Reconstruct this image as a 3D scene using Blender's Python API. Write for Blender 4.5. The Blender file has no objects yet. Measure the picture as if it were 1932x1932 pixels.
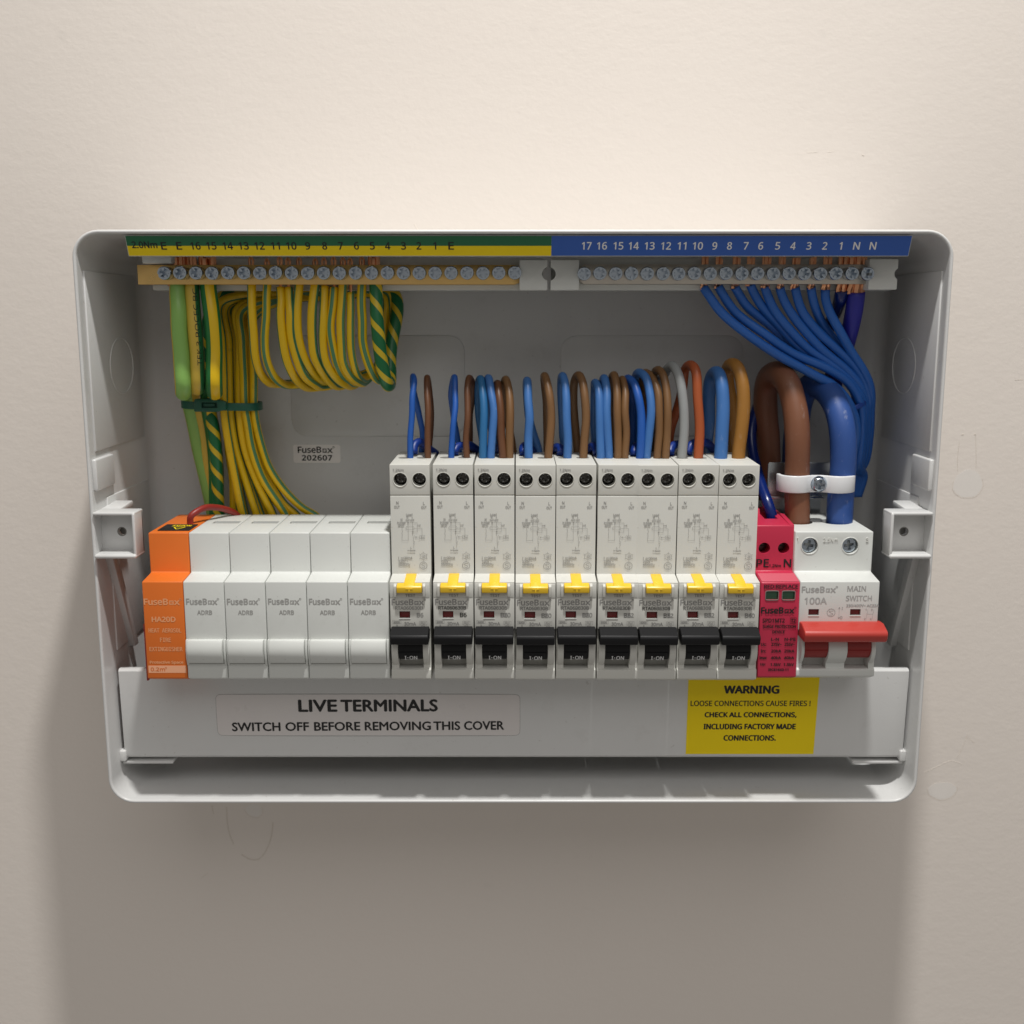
import bpy, bmesh, math, random, os
from mathutils import Vector, Matrix
random.seed(7)
SC = bpy.context.scene
COL = SC.collection
MM = 0.001
R = math.radians

# ------------------------------------------------------------------ camera, world, lamp, exposure
cam_d = bpy.data.cameras.new("camera")
cam = bpy.data.objects.new("camera", cam_d)
COL.objects.link(cam)
cam.location = (0.0, -0.5563, 0.092)
cam.rotation_euler = (R(90 - 10.117), 0, 0)
cam_d.sensor_width = 36
cam_d.lens = 36 * 2050 / 1932
cam_d.clip_start = 0.01
cam_d.clip_end = 20
cam_d.dof.use_dof = True
cam_d.dof.focus_distance = 0.478
cam_d.dof.aperture_fstop = 11
SC.camera = cam

world = bpy.data.worlds.new("World")
SC.world = world
world.use_nodes = True
bg = world.node_tree.nodes["Background"]
bg.inputs[0].default_value = (1.0, 0.955, 0.90, 1)
bg.inputs[1].default_value = 0.255

lamp_d = bpy.data.lights.new("ceiling_downlight", 'AREA')
lamp_d.shape = 'DISK'
lamp_d.size = 0.055
lamp_d.spread = R(125)
lamp_d.energy = 6.0
lamp_d.color = (1.0, 0.985, 0.955)
lamp = bpy.data.objects.new("ceiling_downlight", lamp_d)
COL.objects.link(lamp)
lamp.location = (0.064, -0.377, 1.0)

bounce_d = bpy.data.lights.new("room_bounce_fill", 'AREA')  # added fill lamp, stands in for light bounced around the unseen room
bounce_d.shape = 'RECTANGLE'
bounce_d.size = 1.8
bounce_d.size_y = 1.1
bounce_d.energy = 10.0
bounce_d.color = (1.0, 0.975, 0.95)
bounce = bpy.data.objects.new("room_bounce_fill", bounce_d)
COL.objects.link(bounce)
bounce.location = (0.30, -1.7, 1.6)
bounce.rotation_euler = (Vector((0, 0, 0)) - Vector(bounce.location)).to_track_quat('-Z', 'Y').to_euler()

SC.view_settings.view_transform = 'Standard'
SC.view_settings.look = 'None'
SC.view_settings.exposure = 0.0
SC.view_settings.gamma = 1.0
SC.view_settings.use_curve_mapping = False

# ------------------------------------------------------------------ materials
def _nt(name):
    m = bpy.data.materials.new(name)
    m.use_nodes = True
    nt = m.node_tree
    return m, nt, nt.nodes["Principled BSDF"]

def mat(name, col, rough=0.4, metal=0.0, bump=0.0, bscale=900.0, var=0.04, vscale=60.0, spec=0.5, rvar=0.08, sss=0.0, coat=0.0, dirt=0.0):
    """plain procedural surface: slight colour drift, roughness drift and fine relief"""
    m, nt, p = _nt(name)
    N, L = nt.nodes, nt.links
    tc = N.new("ShaderNodeTexCoord")
    n1 = N.new("ShaderNodeTexNoise"); n1.inputs["Scale"].default_value = vscale; n1.inputs["Detail"].default_value = 4
    L.new(tc.outputs["Object"], n1.inputs["Vector"])
    mix = N.new("ShaderNodeMix"); mix.data_type = 'RGBA'
    mix.inputs[6].default_value = (*[max(0, c * (1 - var)) for c in col], 1)
    mix.inputs[7].default_value = (*[min(1, c * (1 + var)) for c in col], 1)
    L.new(n1.outputs["Fac"], mix.inputs[0]); cout = mix.outputs[2]
    if dirt:                                 # dust specks and faint smudges
        n3 = N.new("ShaderNodeTexNoise"); n3.inputs["Scale"].default_value = 420; n3.inputs["Detail"].default_value = 2
        n4 = N.new("ShaderNodeTexNoise"); n4.inputs["Scale"].default_value = 75; n4.inputs["Detail"].default_value = 6; n4.inputs["Roughness"].default_value = 0.7
        for nn, lo, hi, am in ((n3, .72, .76, dirt), (n4, .56, .75, dirt * .45)):
            L.new(tc.outputs["Object"], nn.inputs["Vector"])
            q = N.new("ShaderNodeMapRange"); q.inputs[1].default_value = lo; q.inputs[2].default_value = hi; q.inputs[4].default_value = am
            L.new(nn.outputs["Fac"], q.inputs[0])
            mx = N.new("ShaderNodeMix"); mx.data_type = 'RGBA'; mx.inputs[7].default_value = (0.22, 0.19, 0.15, 1)
            L.new(q.outputs[0], mx.inputs[0]); L.new(cout, mx.inputs[6]); cout = mx.outputs[2]
    L.new(cout, p.inputs["Base Color"])
    mr = N.new("ShaderNodeMapRange"); mr.inputs[3].default_value = max(0.02, rough - rvar); mr.inputs[4].default_value = min(1, rough + rvar)
    L.new(n1.outputs["Fac"], mr.inputs[0]); L.new(mr.outputs[0], p.inputs["Roughness"])
    p.inputs["Metallic"].default_value = metal
    p.inputs["Specular IOR Level"].default_value = spec
    if coat: p.inputs["Coat Weight"].default_value = coat
    if sss:
        p.inputs["Subsurface Weight"].default_value = sss
        p.inputs["Subsurface Radius"].default_value = (0.002, 0.002, 0.002)
    if bump:
        n2 = N.new("ShaderNodeTexNoise"); n2.inputs["Scale"].default_value = bscale; n2.inputs["Detail"].default_value = 3
        L.new(tc.outputs["Object"], n2.inputs["Vector"])
        b = N.new("ShaderNodeBump"); b.inputs["Strength"].default_value = bump; b.inputs["Distance"].default_value = 0.0003
        L.new(n2.outputs["Fac"], b.inputs["Height"]); L.new(b.outputs["Normal"], p.inputs["Normal"])
    return m

def wall_mat():
    m, nt, p = _nt("wall_paint")
    N, L = nt.nodes, nt.links
    tc = N.new("ShaderNodeTexCoord")
    def noise(s, d, vec=None):
        n = N.new("ShaderNodeTexNoise"); n.inputs["Scale"].default_value = s; n.inputs["Detail"].default_value = d
        L.new(vec or tc.outputs["Object"], n.inputs["Vector"]); return n
    mp = N.new("ShaderNodeMapping"); mp.inputs["Scale"].default_value = (0.75, 1, 1.0)
    L.new(tc.outputs["Object"], mp.inputs["Vector"])
    big = noise(6, 4); fine = noise(520, 4, mp.outputs[0]); mid = noise(170, 4, mp.outputs[0]); spot = noise(38, 2)
    mix = N.new("ShaderNodeMix"); mix.data_type = 'RGBA'
    mix.inputs[6].default_value = (0.772, 0.707, 0.648, 1); mix.inputs[7].default_value = (0.812, 0.748, 0.690, 1)
    L.new(big.outputs["Fac"], mix.inputs[0])
    # small grey scuffs
    cr = N.new("ShaderNodeMapRange"); cr.inputs[1].default_value = 0.72; cr.inputs[2].default_value = 0.80; cr.inputs[4].default_value = 0.35
    L.new(spot.outputs["Fac"], cr.inputs[0])
    mix2 = N.new("ShaderNodeMix"); mix2.data_type = 'RGBA'; mix2.inputs[7].default_value = (0.66, 0.61, 0.56, 1)
    L.new(cr.outputs[0], mix2.inputs[0]); L.new(mix.outputs[2], mix2.inputs[6]); L.new(mix2.outputs[2], p.inputs["Base Color"])
    p.inputs["Roughness"].default_value = 0.62
    p.inputs["Specular IOR Level"].default_value = 0.3
    add = N.new("ShaderNodeMath"); add.operation = 'ADD'
    mul = N.new("ShaderNodeMath"); mul.operation = 'MULTIPLY'; mul.inputs[1].default_value = 0.55
    L.new(fine.outputs["Fac"], mul.inputs[0]); L.new(mul.outputs[0], add.inputs[0]); L.new(mid.outputs["Fac"], add.inputs[1])
    b = N.new("ShaderNodeBump"); b.inputs["Strength"].default_value = 0.19; b.inputs["Distance"].default_value = 0.0008
    L.new(add.outputs[0], b.inputs["Height"]); L.new(b.outputs["Normal"], p.inputs["Normal"])
    return m

def stripe_mat(name, base, stripe, width, rep=1, pitch=None, dirt=0.0, rough=0.38):
    """cable insulation: lengthwise stripes (or a spiral when pitch is given), laid out on the cable's own UV (turn, millimetres)"""
    m, nt, p = _nt(name)
    N, L = nt.nodes, nt.links
    uv = N.new("ShaderNodeUVMap"); sep = N.new("ShaderNodeSeparateXYZ"); L.new(uv.outputs[0], sep.inputs[0])
    def math_(op, a, b=None, clamp=False):
        n = N.new("ShaderNodeMath"); n.operation = op; n.use_clamp = clamp
        for i, v in enumerate((a, b)):
            if v is None: continue
            if isinstance(v, (int, float)): n.inputs[i].default_value = v
            else: L.new(v, n.inputs[i])
        return n.outputs[0]
    u = math_('MULTIPLY', sep.outputs[0], rep)
    if pitch: u = math_('ADD', u, math_('DIVIDE', sep.outputs[1], pitch))
    f = math_('ABSOLUTE', math_('SUBTRACT', math_('FRACT', math_('ADD', u, 0.5)), 0.5))
    msk = math_('LESS_THAN', f, width / 2)
    tc = N.new("ShaderNodeTexCoord")
    n1 = N.new("ShaderNodeTexNoise"); n1.inputs["Scale"].default_value = 230; n1.inputs["Detail"].default_value = 5
    L.new(tc.outputs["Object"], n1.inputs["Vector"])
    mix = N.new("ShaderNodeMix"); mix.data_type = 'RGBA'; mix.inputs[6].default_value = (*base, 1); mix.inputs[7].default_value = (*stripe, 1)
    L.new(msk, mix.inputs[0])
    d = N.new("ShaderNodeMapRange"); d.inputs[1].default_value = 0.60; d.inputs[2].default_value = 0.78; d.inputs[4].default_value = dirt
    L.new(n1.outputs["Fac"], d.inputs[0])
    mix2 = N.new("ShaderNodeMix"); mix2.data_type = 'RGBA'; mix2.inputs[7].default_value = (0.12, 0.09, 0.03, 1)
    L.new(d.outputs[0], mix2.inputs[0]); L.new(mix.outputs[2], mix2.inputs[6]); L.new(mix2.outputs[2], p.inputs["Base Color"])
    p.inputs["Roughness"].default_value = rough
    return m

def ins_mat(name, col, rough=0.42, scuff=0.0):
    """plain cable insulation with optional pale scuff marks"""
    m, nt, p = _nt(name)
    N, L = nt.nodes, nt.links
    tc = N.new("ShaderNodeTexCoord")
    mp = N.new("ShaderNodeMapping"); mp.inputs["Scale"].default_value = (1, 1, 0.35); mp.inputs["Rotation"].default_value = (0.3, 0.5, 0)
    L.new(tc.outputs["Object"], mp.inputs["Vector"])
    n1 = N.new("ShaderNodeTexNoise"); n1.inputs["Scale"].default_value = 260; n1.inputs["Detail"].default_value = 6; n1.inputs["Roughness"].default_value = 0.7
    L.new(mp.outputs[0], n1.inputs["Vector"])
    n2 = N.new("ShaderNodeTexNoise"); n2.inputs["Scale"].default_value = 40
    L.new(tc.outputs["Object"], n2.inputs["Vector"])
    mix = N.new("ShaderNodeMix"); mix.data_type = 'RGBA'
    mix.inputs[6].default_value = (*[c * 0.93 for c in col], 1); mix.inputs[7].default_value = (*[min(1, c * 1.07) for c in col], 1)
    L.new(n2.outputs["Fac"], mix.inputs[0])
    d = N.new("ShaderNodeMapRange"); d.inputs[1].default_value = 0.60; d.inputs[2].default_value = 0.70; d.inputs[4].default_value = scuff
    L.new(n1.outputs["Fac"], d.inputs[0])
    mix2 = N.new("ShaderNodeMix"); mix2.data_type = 'RGBA'; mix2.inputs[7].default_value = (*[min(1, c * 0.5 + 0.35) for c in col], 1)
    L.new(d.outputs[0], mix2.inputs[0]); L.new(mix.outputs[2], mix2.inputs[6]); L.new(mix2.outputs[2], p.inputs["Base Color"])
    p.inputs["Roughness"].default_value = rough
    b = N.new("ShaderNodeBump"); b.inputs["Strength"].default_value = 0.12; b.inputs["Distance"].default_value = 0.0003
    L.new(n1.outputs["Fac"], b.inputs["Height"]); L.new(b.outputs["Normal"], p.inputs["Normal"])
    return m

MT = {
 'wall': wall_mat(),
 'patch': mat("filler_patch", (0.80, 0.755, 0.71), 0.75, bump=0.1, bscale=300, spec=0.25),
 'crack': mat("crack_line", (0.66, 0.60, 0.53), 0.8, spec=0.2),
 'ridge': mat("paint_ridge", (0.79, 0.73, 0.66), 0.6, spec=0.3),
 'shell': mat("white_powder_coat", (0.650, 0.650, 0.642), 0.34, bump=0.10, bscale=1500, var=0.015, dirt=0.22),
 'white': mat("white_plastic", (0.635, 0.648, 0.622), 0.42, bump=0.06, bscale=2500, var=0.02, dirt=0.16),
 'rcbo': mat("breaker_plastic", (0.612, 0.608, 0.565), 0.46, bump=0.06, bscale=2500, var=0.02, dirt=0.16),
 'dark_gap': mat("dark_cavity", (0.035, 0.033, 0.03), 0.7),
 'slot': mat("grey_slot", (0.20, 0.195, 0.18), 0.6),
 'orange': mat("orange_plastic", (0.72, 0.16, 0.018), 0.45, bump=0.06, bscale=2500),
 'orange_pale': mat("pale_orange_print", (0.86, 0.42, 0.24), 0.6),
 'orange_text': mat("pink_orange_print", (0.84, 0.37, 0.17), 0.6),
 'crimson': mat("crimson_plastic", (0.50, 0.024, 0.065), 0.40, bump=0.06, bscale=2500),
 'red': mat("red_handle_plastic", (0.47, 0.045, 0.034), 0.40, bump=0.06, bscale=2500),
 'red_dark': mat("red_rocker_plastic", (0.28, 0.020, 0.017), 0.42),
 'red_win': mat("dark_red_indicator", (0.15, 0.012, 0.012), 0.25),
 'green_win': mat("green_indicator", (0.035, 0.10, 0.055), 0.2),
 'yellow_btn': mat("yellow_button_plastic", (0.83, 0.53, 0.025), 0.35),
 'black': mat("black_plastic", (0.009, 0.009, 0.010), 0.5, bump=0.1, bscale=2500, spec=0.25),
 'print': mat("grey_print", (0.36, 0.355, 0.34), 0.6),
 'print_d': mat("dark_grey_print", (0.27, 0.265, 0.255), 0.6),
 'print_l': mat("light_grey_print", (0.40, 0.40, 0.39), 0.6),
 'print_k': mat("black_print", (0.010, 0.010, 0.010), 0.5),
 'print_w': mat("white_print", (0.75, 0.75, 0.75), 0.5),
 'emb': mat("raised_lettering", (0.76, 0.755, 0.72), 0.42),
 'lab_green': mat("green_label", (0.012, 0.125, 0.05), 0.35, var=0.06),
 'lab_yellow': mat("yellow_label", (0.80, 0.60, 0.008), 0.4, var=0.06, spec=0.3),
 'lab_blue': mat("blue_label", (0.026, 0.098, 0.40), 0.4, var=0.06),
 'warn': mat("yellow_sticker", (0.90, 0.68, 0.005), 0.45, var=0.03, spec=0.3),
 'clear': mat("pale_sticker", (0.685, 0.650, 0.635), 0.30, var=0.015),
 'paper': mat("white_sticker", (0.86, 0.83, 0.81), 0.5),
 'brass': mat("brass", (0.78, 0.52, 0.20), 0.30, metal=1.0, bump=0.15, bscale=500, var=0.12, vscale=120),
 'brass_tin': mat("tarnished_brass", (0.60, 0.55, 0.48), 0.33, metal=1.0, bump=0.15, bscale=500, var=0.15, vscale=120),
 'zinc': mat("zinc_plated_steel", (0.46, 0.52, 0.59), 0.20, metal=1.0, bump=0.12, bscale=700, var=0.12),
 'zinc_d': mat("dark_screw_steel", (0.10, 0.095, 0.09), 0.40, metal=1.0),
 'galv': mat("galvanised_steel", (0.55, 0.58, 0.60), 0.28, metal=1.0, bump=0.1, bscale=300, var=0.15),
 'copper': mat("bare_copper", (0.80, 0.40, 0.22), 0.32, metal=1.0, bump=0.1, bscale=600, var=0.2, vscale=300),
 'nylon': mat("white_nylon", (0.74, 0.745, 0.76), 0.35, sss=0.5),
 'tie_green': mat("green_nylon", (0.012, 0.10, 0.062), 0.38),
 'tie_blue': mat("blue_nylon", (0.012, 0.055, 0.30), 0.35),
 'earth_yellow': stripe_mat("earth_insulation", (0.74, 0.475, 0.004), (0.075, 0.22, 0.105), 0.27, rep=2, dirt=0.25),
 'earth_green': stripe_mat("green_striped_insulation", (0.010, 0.155, 0.035), (0.72, 0.47, 0.006), 0.19, rep=1, dirt=0.08),
 'earth_light': stripe_mat("light_green_insulation", (0.24, 0.45, 0.105), (0.66, 0.47, 0.02), 0.12, rep=1, dirt=0.08),
 'earth_beige': stripe_mat("beige_insulation", (0.60, 0.42, 0.055), (0.02, 0.14, 0.045), 0.20, rep=1, dirt=0.15),
 'earth_spiral': stripe_mat("spiral_insulation", (0.006, 0.145, 0.045), (0.66, 0.48, 0.020), 0.34, rep=2, pitch=10.5, dirt=0.05),
 'ins_blue': ins_mat("blue_insulation", (0.012, 0.085, 0.36)),
 'ins_blue2': ins_mat("pale_blue_insulation", (0.045, 0.15, 0.40), scuff=0.35),
 'ins_teal': ins_mat("teal_blue_insulation", (0.018, 0.125, 0.30)),
 'ins_deep': ins_mat("deep_blue_insulation", (0.005, 0.030, 0.21)),
 'ins_navy': ins_mat("navy_insulation", (0.003, 0.015, 0.12), rough=0.25),
 'ins_violet': ins_mat("violet_blue_insulation", (0.018, 0.018, 0.27)),
 'ins_neutral': ins_mat("neutral_insulation", (0.018, 0.118, 0.45), rough=0.38),
 'ins_brown': ins_mat("dark_brown_insulation", (0.115, 0.045, 0.018)),
 'ins_brown2': ins_mat("brown_insulation", (0.17, 0.085, 0.032), scuff=0.15),
 'ins_grey': ins_mat("grey_insulation", (0.27, 0.28, 0.28)),
 'ins_orange': ins_mat("rusty_orange_insulation", (0.34, 0.075, 0.020)),
 'ins_amber': ins_mat("amber_brown_insulation", (0.30, 0.135, 0.022), scuff=0.3),
 'ins_tail_brown': ins_mat("brown_cable_sheath", (0.185, 0.074, 0.038), scuff=0.25),
 'ins_tail_blue': ins_mat("blue_cable_sheath", (0.024, 0.075, 0.275), rough=0.5, scuff=0.4),
 'ins_red': ins_mat("red_insulation", (0.25, 0.020, 0.014)),
}

# ------------------------------------------------------------------ mesh helpers (millimetres: x right, d away from the wall, z up)
def V(x, d, z): return (x, -d, z)

def merge(bm, tmp, recalc=True):
    if recalc: bmesh.ops.recalc_face_normals(tmp, faces=tmp.faces)
    me = bpy.data.meshes.new("tmp"); tmp.to_mesh(me); tmp.free(); bm.from_mesh(me); bpy.data.meshes.remove(me)

def bevel(t, off, seg=2, ang=30):
    if off <= 0: return
    es = [e for e in t.edges if len(e.link_faces) == 2 and e.calc_face_angle(0) > R(ang)]
    bmesh.ops.bevel(t, geom=es, offset=off, segments=seg, profile=0.5, affect='EDGES', clamp_overlap=True)

def box(bm, x0, x1, d0, d1, z0, z1, bev=0.3, seg=2):
    t = bmesh.new()
    vs = [t.verts.new(V(x, d, z)) for x in (x0, x1) for d in (d0, d1) for z in (z0, z1)]
    for f in ((0, 1, 3, 2), (4, 6, 7, 5), (0, 4, 5, 1), (2, 3, 7, 6), (0, 2, 6, 4), (1, 5, 7, 3)):
        t.faces.new([vs[i] for i in f])
    bmesh.ops.recalc_face_normals(t, faces=t.faces)
    bevel(t, bev, seg); merge(bm, t)

def prism(bm, prof, x0, x1, bev=0.3, seg=2, ang=30):
    """polygon of (d, z) pushed from x0 to x1"""
    t = bmesh.new()
    a = [t.verts.new(V(x0, d, z)) for d, z in prof]; b = [t.verts.new(V(x1, d, z)) for d, z in prof]
    t.faces.new(a); t.faces.new(b[::-1]); n = len(prof)
    for i in range(n): t.faces.new((a[i], b[i], b[(i + 1) % n], a[(i + 1) % n]))
    bmesh.ops.recalc_face_normals(t, faces=t.faces)
    bevel(t, bev, seg, ang); merge(bm, t)

def plate(bm, poly, d0, d1, bev=0.2, seg=2):
    """polygon of (x, z) pushed from d0 to d1"""
    t = bmesh.new()
    a = [t.verts.new(V(x, d0, z)) for x, z in poly]; b = [t.verts.new(V(x, d1, z)) for x, z in poly]
    t.faces.new(a); t.faces.new(b[::-1]); n = len(poly)
    for i in range(n): t.faces.new((a[i], b[i], b[(i + 1) % n], a[(i + 1) % n]))
    bmesh.ops.recalc_face_normals(t, faces=t.faces)
    bevel(t, bev, seg); merge(bm, t)

def rrect(x0, x1, z0, z1, r, n=6):
    out = []
    for cx, cz, a0 in ((x1 - r, z1 - r, 0), (x0 + r, z1 - r, 90), (x0 + r, z0 + r, 180), (x1 - r, z0 + r, 270)):
        for i in range(n + 1):
            a = R(a0 + 90 * i / n); out.append((cx + r * math.cos(a), cz + r * math.sin(a)))
    return out

def cyl(bm, x, z, d0, d1, r0, r1=None, n=24, bev=0.0):
    r1 = r0 if r1 is None else r1
    t = bmesh.new()
    a = [t.verts.new(V(x + r0 * math.cos(2 * math.pi * i / n), d0, z + r0 * math.sin(2 * math.pi * i / n))) for i in range(n)]
    b = [t.verts.new(V(x + r1 * math.cos(2 * math.pi * i / n), d1, z + r1 * math.sin(2 * math.pi * i / n))) for i in range(n)]
    t.faces.new(a); t.faces.new(b[::-1])
    for i in range(n): t.faces.new((a[i], b[i], b[(i + 1) % n], a[(i + 1) % n]))
    bmesh.ops.recalc_face_normals(t, faces=t.faces)
    bevel(t, bev, 2, 50); merge(bm, t)

def ring(bm, x, z, d, r, tube, n=28, m=8, a0=0, a1=360):
    """small torus lying in the plane facing the room"""
    t = bmesh.new(); full = (a1 - a0) >= 360
    rows = []
    for i in range(n if full else n + 1):
        a = R(a0 + (a1 - a0) * i / n); row = []
        for j in range(m):
            b = 2 * math.pi * j / m; rr = r + tube * math.cos(b)
            row.append(t.verts.new(V(x + rr * math.cos(a), d + tube * math.sin(b), z + rr * math.sin(a))))
        rows.append(row)
    for i in range(n):
        r0, r1 = rows[i], rows[(i + 1) % len(rows)]
        for j in range(m): t.faces.new((r0[j], r1[j], r1[(j + 1) % m], r0[(j + 1) % m]))
    merge(bm, t)

def smooth_path(pts, step=1.6, wob=0.0):
    P = [Vector(V(*p)) for p in pts]
    if wob: P = [P[0]] + [p + Vector([random.uniform(-wob, wob) for _ in range(3)]) for p in P[1:-1]] + [P[-1]]
    P = [P[0] * 2 - P[1]] + P + [P[-1] * 2 - P[-2]]
    out = []
    for i in range(1, len(P) - 2):
        p0, p1, p2, p3 = P[i - 1:i + 3]
        t0 = 0; t1 = t0 + max(1e-4, (p1 - p0).length) ** .5; t2 = t1 + max(1e-4, (p2 - p1).length) ** .5; t3 = t2 + max(1e-4, (p3 - p2).length) ** .5
        n = max(2, int((p2 - p1).length / step))
        for k in range(n):
            t = t1 + (t2 - t1) * k / n
            a1 = p0 * ((t1 - t) / (t1 - t0)) + p1 * ((t - t0) / (t1 - t0))
            a2 = p1 * ((t2 - t) / (t2 - t1)) + p2 * ((t - t1) / (t2 - t1))
            a3 = p2 * ((t3 - t) / (t3 - t2)) + p3 * ((t - t2) / (t3 - t2))
            b1 = a1 * ((t2 - t) / (t2 - t0)) + a2 * ((t - t0) / (t2 - t0))
            b2 = a2 * ((t3 - t) / (t3 - t1)) + a3 * ((t - t1) / (t3 - t1))
            out.append(b1 * ((t2 - t) / (t2 - t1)) + b2 * ((t - t1) / (t2 - t1)))
    out.append(P[-2])
    # one light smoothing pass
    for _ in range(2):
        out = [out[0]] + [(out[i - 1] + out[i] * 2 + out[i + 1]) / 4 for i in range(1, len(out) - 1)] + [out[-1]]
    return out

def frames(P):
    n = len(P); T = []
    for i in range(n):
        T.append((P[min(i + 1, n - 1)] - P[max(i - 1, 0)]).normalized())
    ref = Vector((0, -1, 0)); nrm = (ref - T[0] * ref.dot(T[0]))
    if nrm.length < 0.1: nrm = Vector((1, 0, 0)) - T[0] * T[0].x
    nrm.normalize(); F = []; L = 0
    for i in range(n):
        if i:
            q = T[i - 1].rotation_difference(T[i]); nrm = q @ nrm; nrm = (nrm - T[i] * nrm.dot(T[i])).normalized()
            L += (P[i] - P[i - 1]).length
        F.append((P[i], T[i], nrm, T[i].cross(nrm), L))
    return F

def tube(bm, pts, r, sides=12, roll=0.0, step=1.6, wob=0.0):
    """round cable along the points; uv = (turn, millimetres)"""
    F = frames(smooth_path(pts, step, wob))
    uvl = bm.loops.layers.uv.verify()
    drift = [0.0] * len(F)
    if isinstance(roll, tuple):              # bring the stripe round to a chosen side on the far half of the cable
        k_ = int(len(F) * .88); p, t, a, b, L = F[k_]
        ref = Vector((0, -1, 0)); ref = (ref - t * ref.dot(t)).normalized()
        off = math.atan2(ref.dot(b), ref.dot(a)) / (2 * math.pi)
        want = ((roll[1] + off - roll[0]) + .25) % .5 - .25
        drift = [want * min(1, max(0, (i / len(F) - .42) / .2)) for i in range(len(F))]
        roll = roll[0]
    rows = []
    for k, (p, t, a, b, L) in enumerate(F):
        rr = r * (1 + 0.012 * math.sin(L * 0.21 + r * 5))
        rows.append(([bm.verts.new(p + (a * math.cos(2 * math.pi * j / sides) + b * math.sin(2 * math.pi * j / sides)) * rr) for j in range(sides)], L))
    for i in range(len(rows) - 1):
        (A, la), (B, lb) = rows[i], rows[i + 1]
        for j in range(sides):
            k = (j + 1) % sides
            f = bm.faces.new((A[j], A[k], B[k], B[j])); f.smooth = True
            for lp, (uu, vv) in zip(f.loops, ((j, la), (j + 1, la), (j + 1, lb), (j, lb))):
                lp[uvl].uv = (uu / sides - roll - drift[i], vv)
    for row, rev in ((rows[0], True), (rows[-1], False)):
        f = bm.faces.new(row[0] if not rev else row[0][::-1])
        for lp in f.loops: lp[uvl].uv = (0.25 - roll, row[1])
    return F

def polyline(bm, pts, w, d):
    """thin printed line on a face at depth d"""
    for (xa, za), (xb, zb) in zip(pts[:-1], pts[1:]):
        l = math.hypot(xb - xa, zb - za) or 1e-6; nx, nz = -(zb - za) / l * w / 2, (xb - xa) / l * w / 2
        ex, ez = (xb - xa) / l * w * .3, (zb - za) / l * w * .3
        bm.faces.new([bm.verts.new(V(x, d, z)) for x, z in ((xa - ex - nx, za - ez - nz), (xb + ex - nx, zb + ez - nz), (xb + ex + nx, zb + ez + nz), (xa - ex + nx, za - ez + nz))])

def _font(fn):
    try:
        return bpy.data.fonts.load(os.path.join(bpy.utils.system_resource('DATAFILES', path='fonts'), fn))
    except Exception:
        return None
FONT = {'sans': _font('NotoSansMath-Regular.woff2'), 'mono': _font('DejaVuSansMono.woff2'), 'hum': None}
_tc = {}
def glyphs(s, font, space=1.0):
    k = (s, font, space)
    if k not in _tc:
        c = bpy.data.curves.new("lettering", 'FONT'); c.body = s; c.resolution_u = 3; c.space_character = space
        if FONT.get(font): c.font = FONT[font]
        o = bpy.data.objects.new("lettering", c); me = o.to_mesh()
        vs = [(v.co.x, v.co.y) for v in me.vertices]; fs = [tuple(p.vertices) for p in me.polygons]
        o.to_mesh_clear(); bpy.data.objects.remove(o); bpy.data.curves.remove(c)
        x0, x1 = min(v[0] for v in vs), max(v[0] for v in vs); y0, y1 = min(v[1] for v in vs), max(v[1] for v in vs)
        _tc[k] = ([(v[0] - (x0 + x1) / 2, v[1] - (y0 + y1) / 2) for v in vs], fs, x1 - x0, y1 - y0)
    return _tc[k]

def text(bm, s, x, z, h, w=None, d=0.0, bold=0.0, font='sans', place=None, rot=0.0, align='c', space=1.0):
    """flat lettering, centred on (x, z), h high and w wide in mm"""
    vs, fs, W, H = glyphs(s, font, space)
    sy = h / H; sx = w / W if w else sy
    if align == 'l': x += W * sx / 2
    if align == 'r': x -= W * sx / 2
    cr, sr = math.cos(rot), math.sin(rot)
    offs = [(0, 0)] if not bold else [(-bold, 0), (bold, 0), (0, bold * .7), (0, -bold * .7)]
    for i, (ox, oy) in enumerate(offs):
        bv = []
        for vx, vy in vs:
            tx, ty = vx * sx + ox, vy * sy + oy
            tx, ty = tx * cr - ty * sr, tx * sr + ty * cr
            if place: bv.append(bm.verts.new(place(tx, ty, i * 0.012)))
            else: bv.append(bm.verts.new(V(x + tx, d + i * 0.012, z + ty)))
        for f in fs:
            try: bm.faces.new([bv[k] for k in f])
            except ValueError: pass

def logo(bm, x, z, w, h, d, bold=0.12, rmark=True, dot=False):
    """the maker's word: letters with a square o"""
    l = x - w / 2
    text(bm, "FuseB", l + w * .335, z, h, w * .67, d, bold)
    cx, s, t = l + w * .775, h * .70, max(.3, h * .16)
    z0 = z - h / 2
    for (xa, xb, za, zb) in ((cx - s / 2, cx + s / 2, z0, z0 + t), (cx - s / 2, cx + s / 2, z0 + s - t, z0 + s), (cx - s / 2, cx - s / 2 + t, z0 + t, z0 + s - t),
                             (cx + s / 2 - t, cx + s / 2, z0 + t, z0 + s * .72), (cx - s * .05, cx + s / 2 - t, z0 + s * .36, z0 + s * .36 + t * .7)):
        bm.faces.new([bm.verts.new(V(a, d, b)) for a, b in ((xa, za), (xb, za), (xb, zb), (xa, zb))])
    text(bm, "x", l + w * .93, z0 + h * .36, h * .72, w * .15, d, bold)
    if rmark:
        rx, rz, rr = x + w / 2 + h * .2, z + h * .42, h * .17
        pts = [(rx + rr * math.cos(R(a)), rz + rr * math.sin(R(a))) for a in range(0, 361, 40)]
        polyline(bm, pts, .13, d)
        polyline(bm, [(rx - rr * .3, rz - rr * .4), (rx - rr * .3, rz + rr * .4), (rx + rr * .3, rz + rr * .2)], .1, d)

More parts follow.
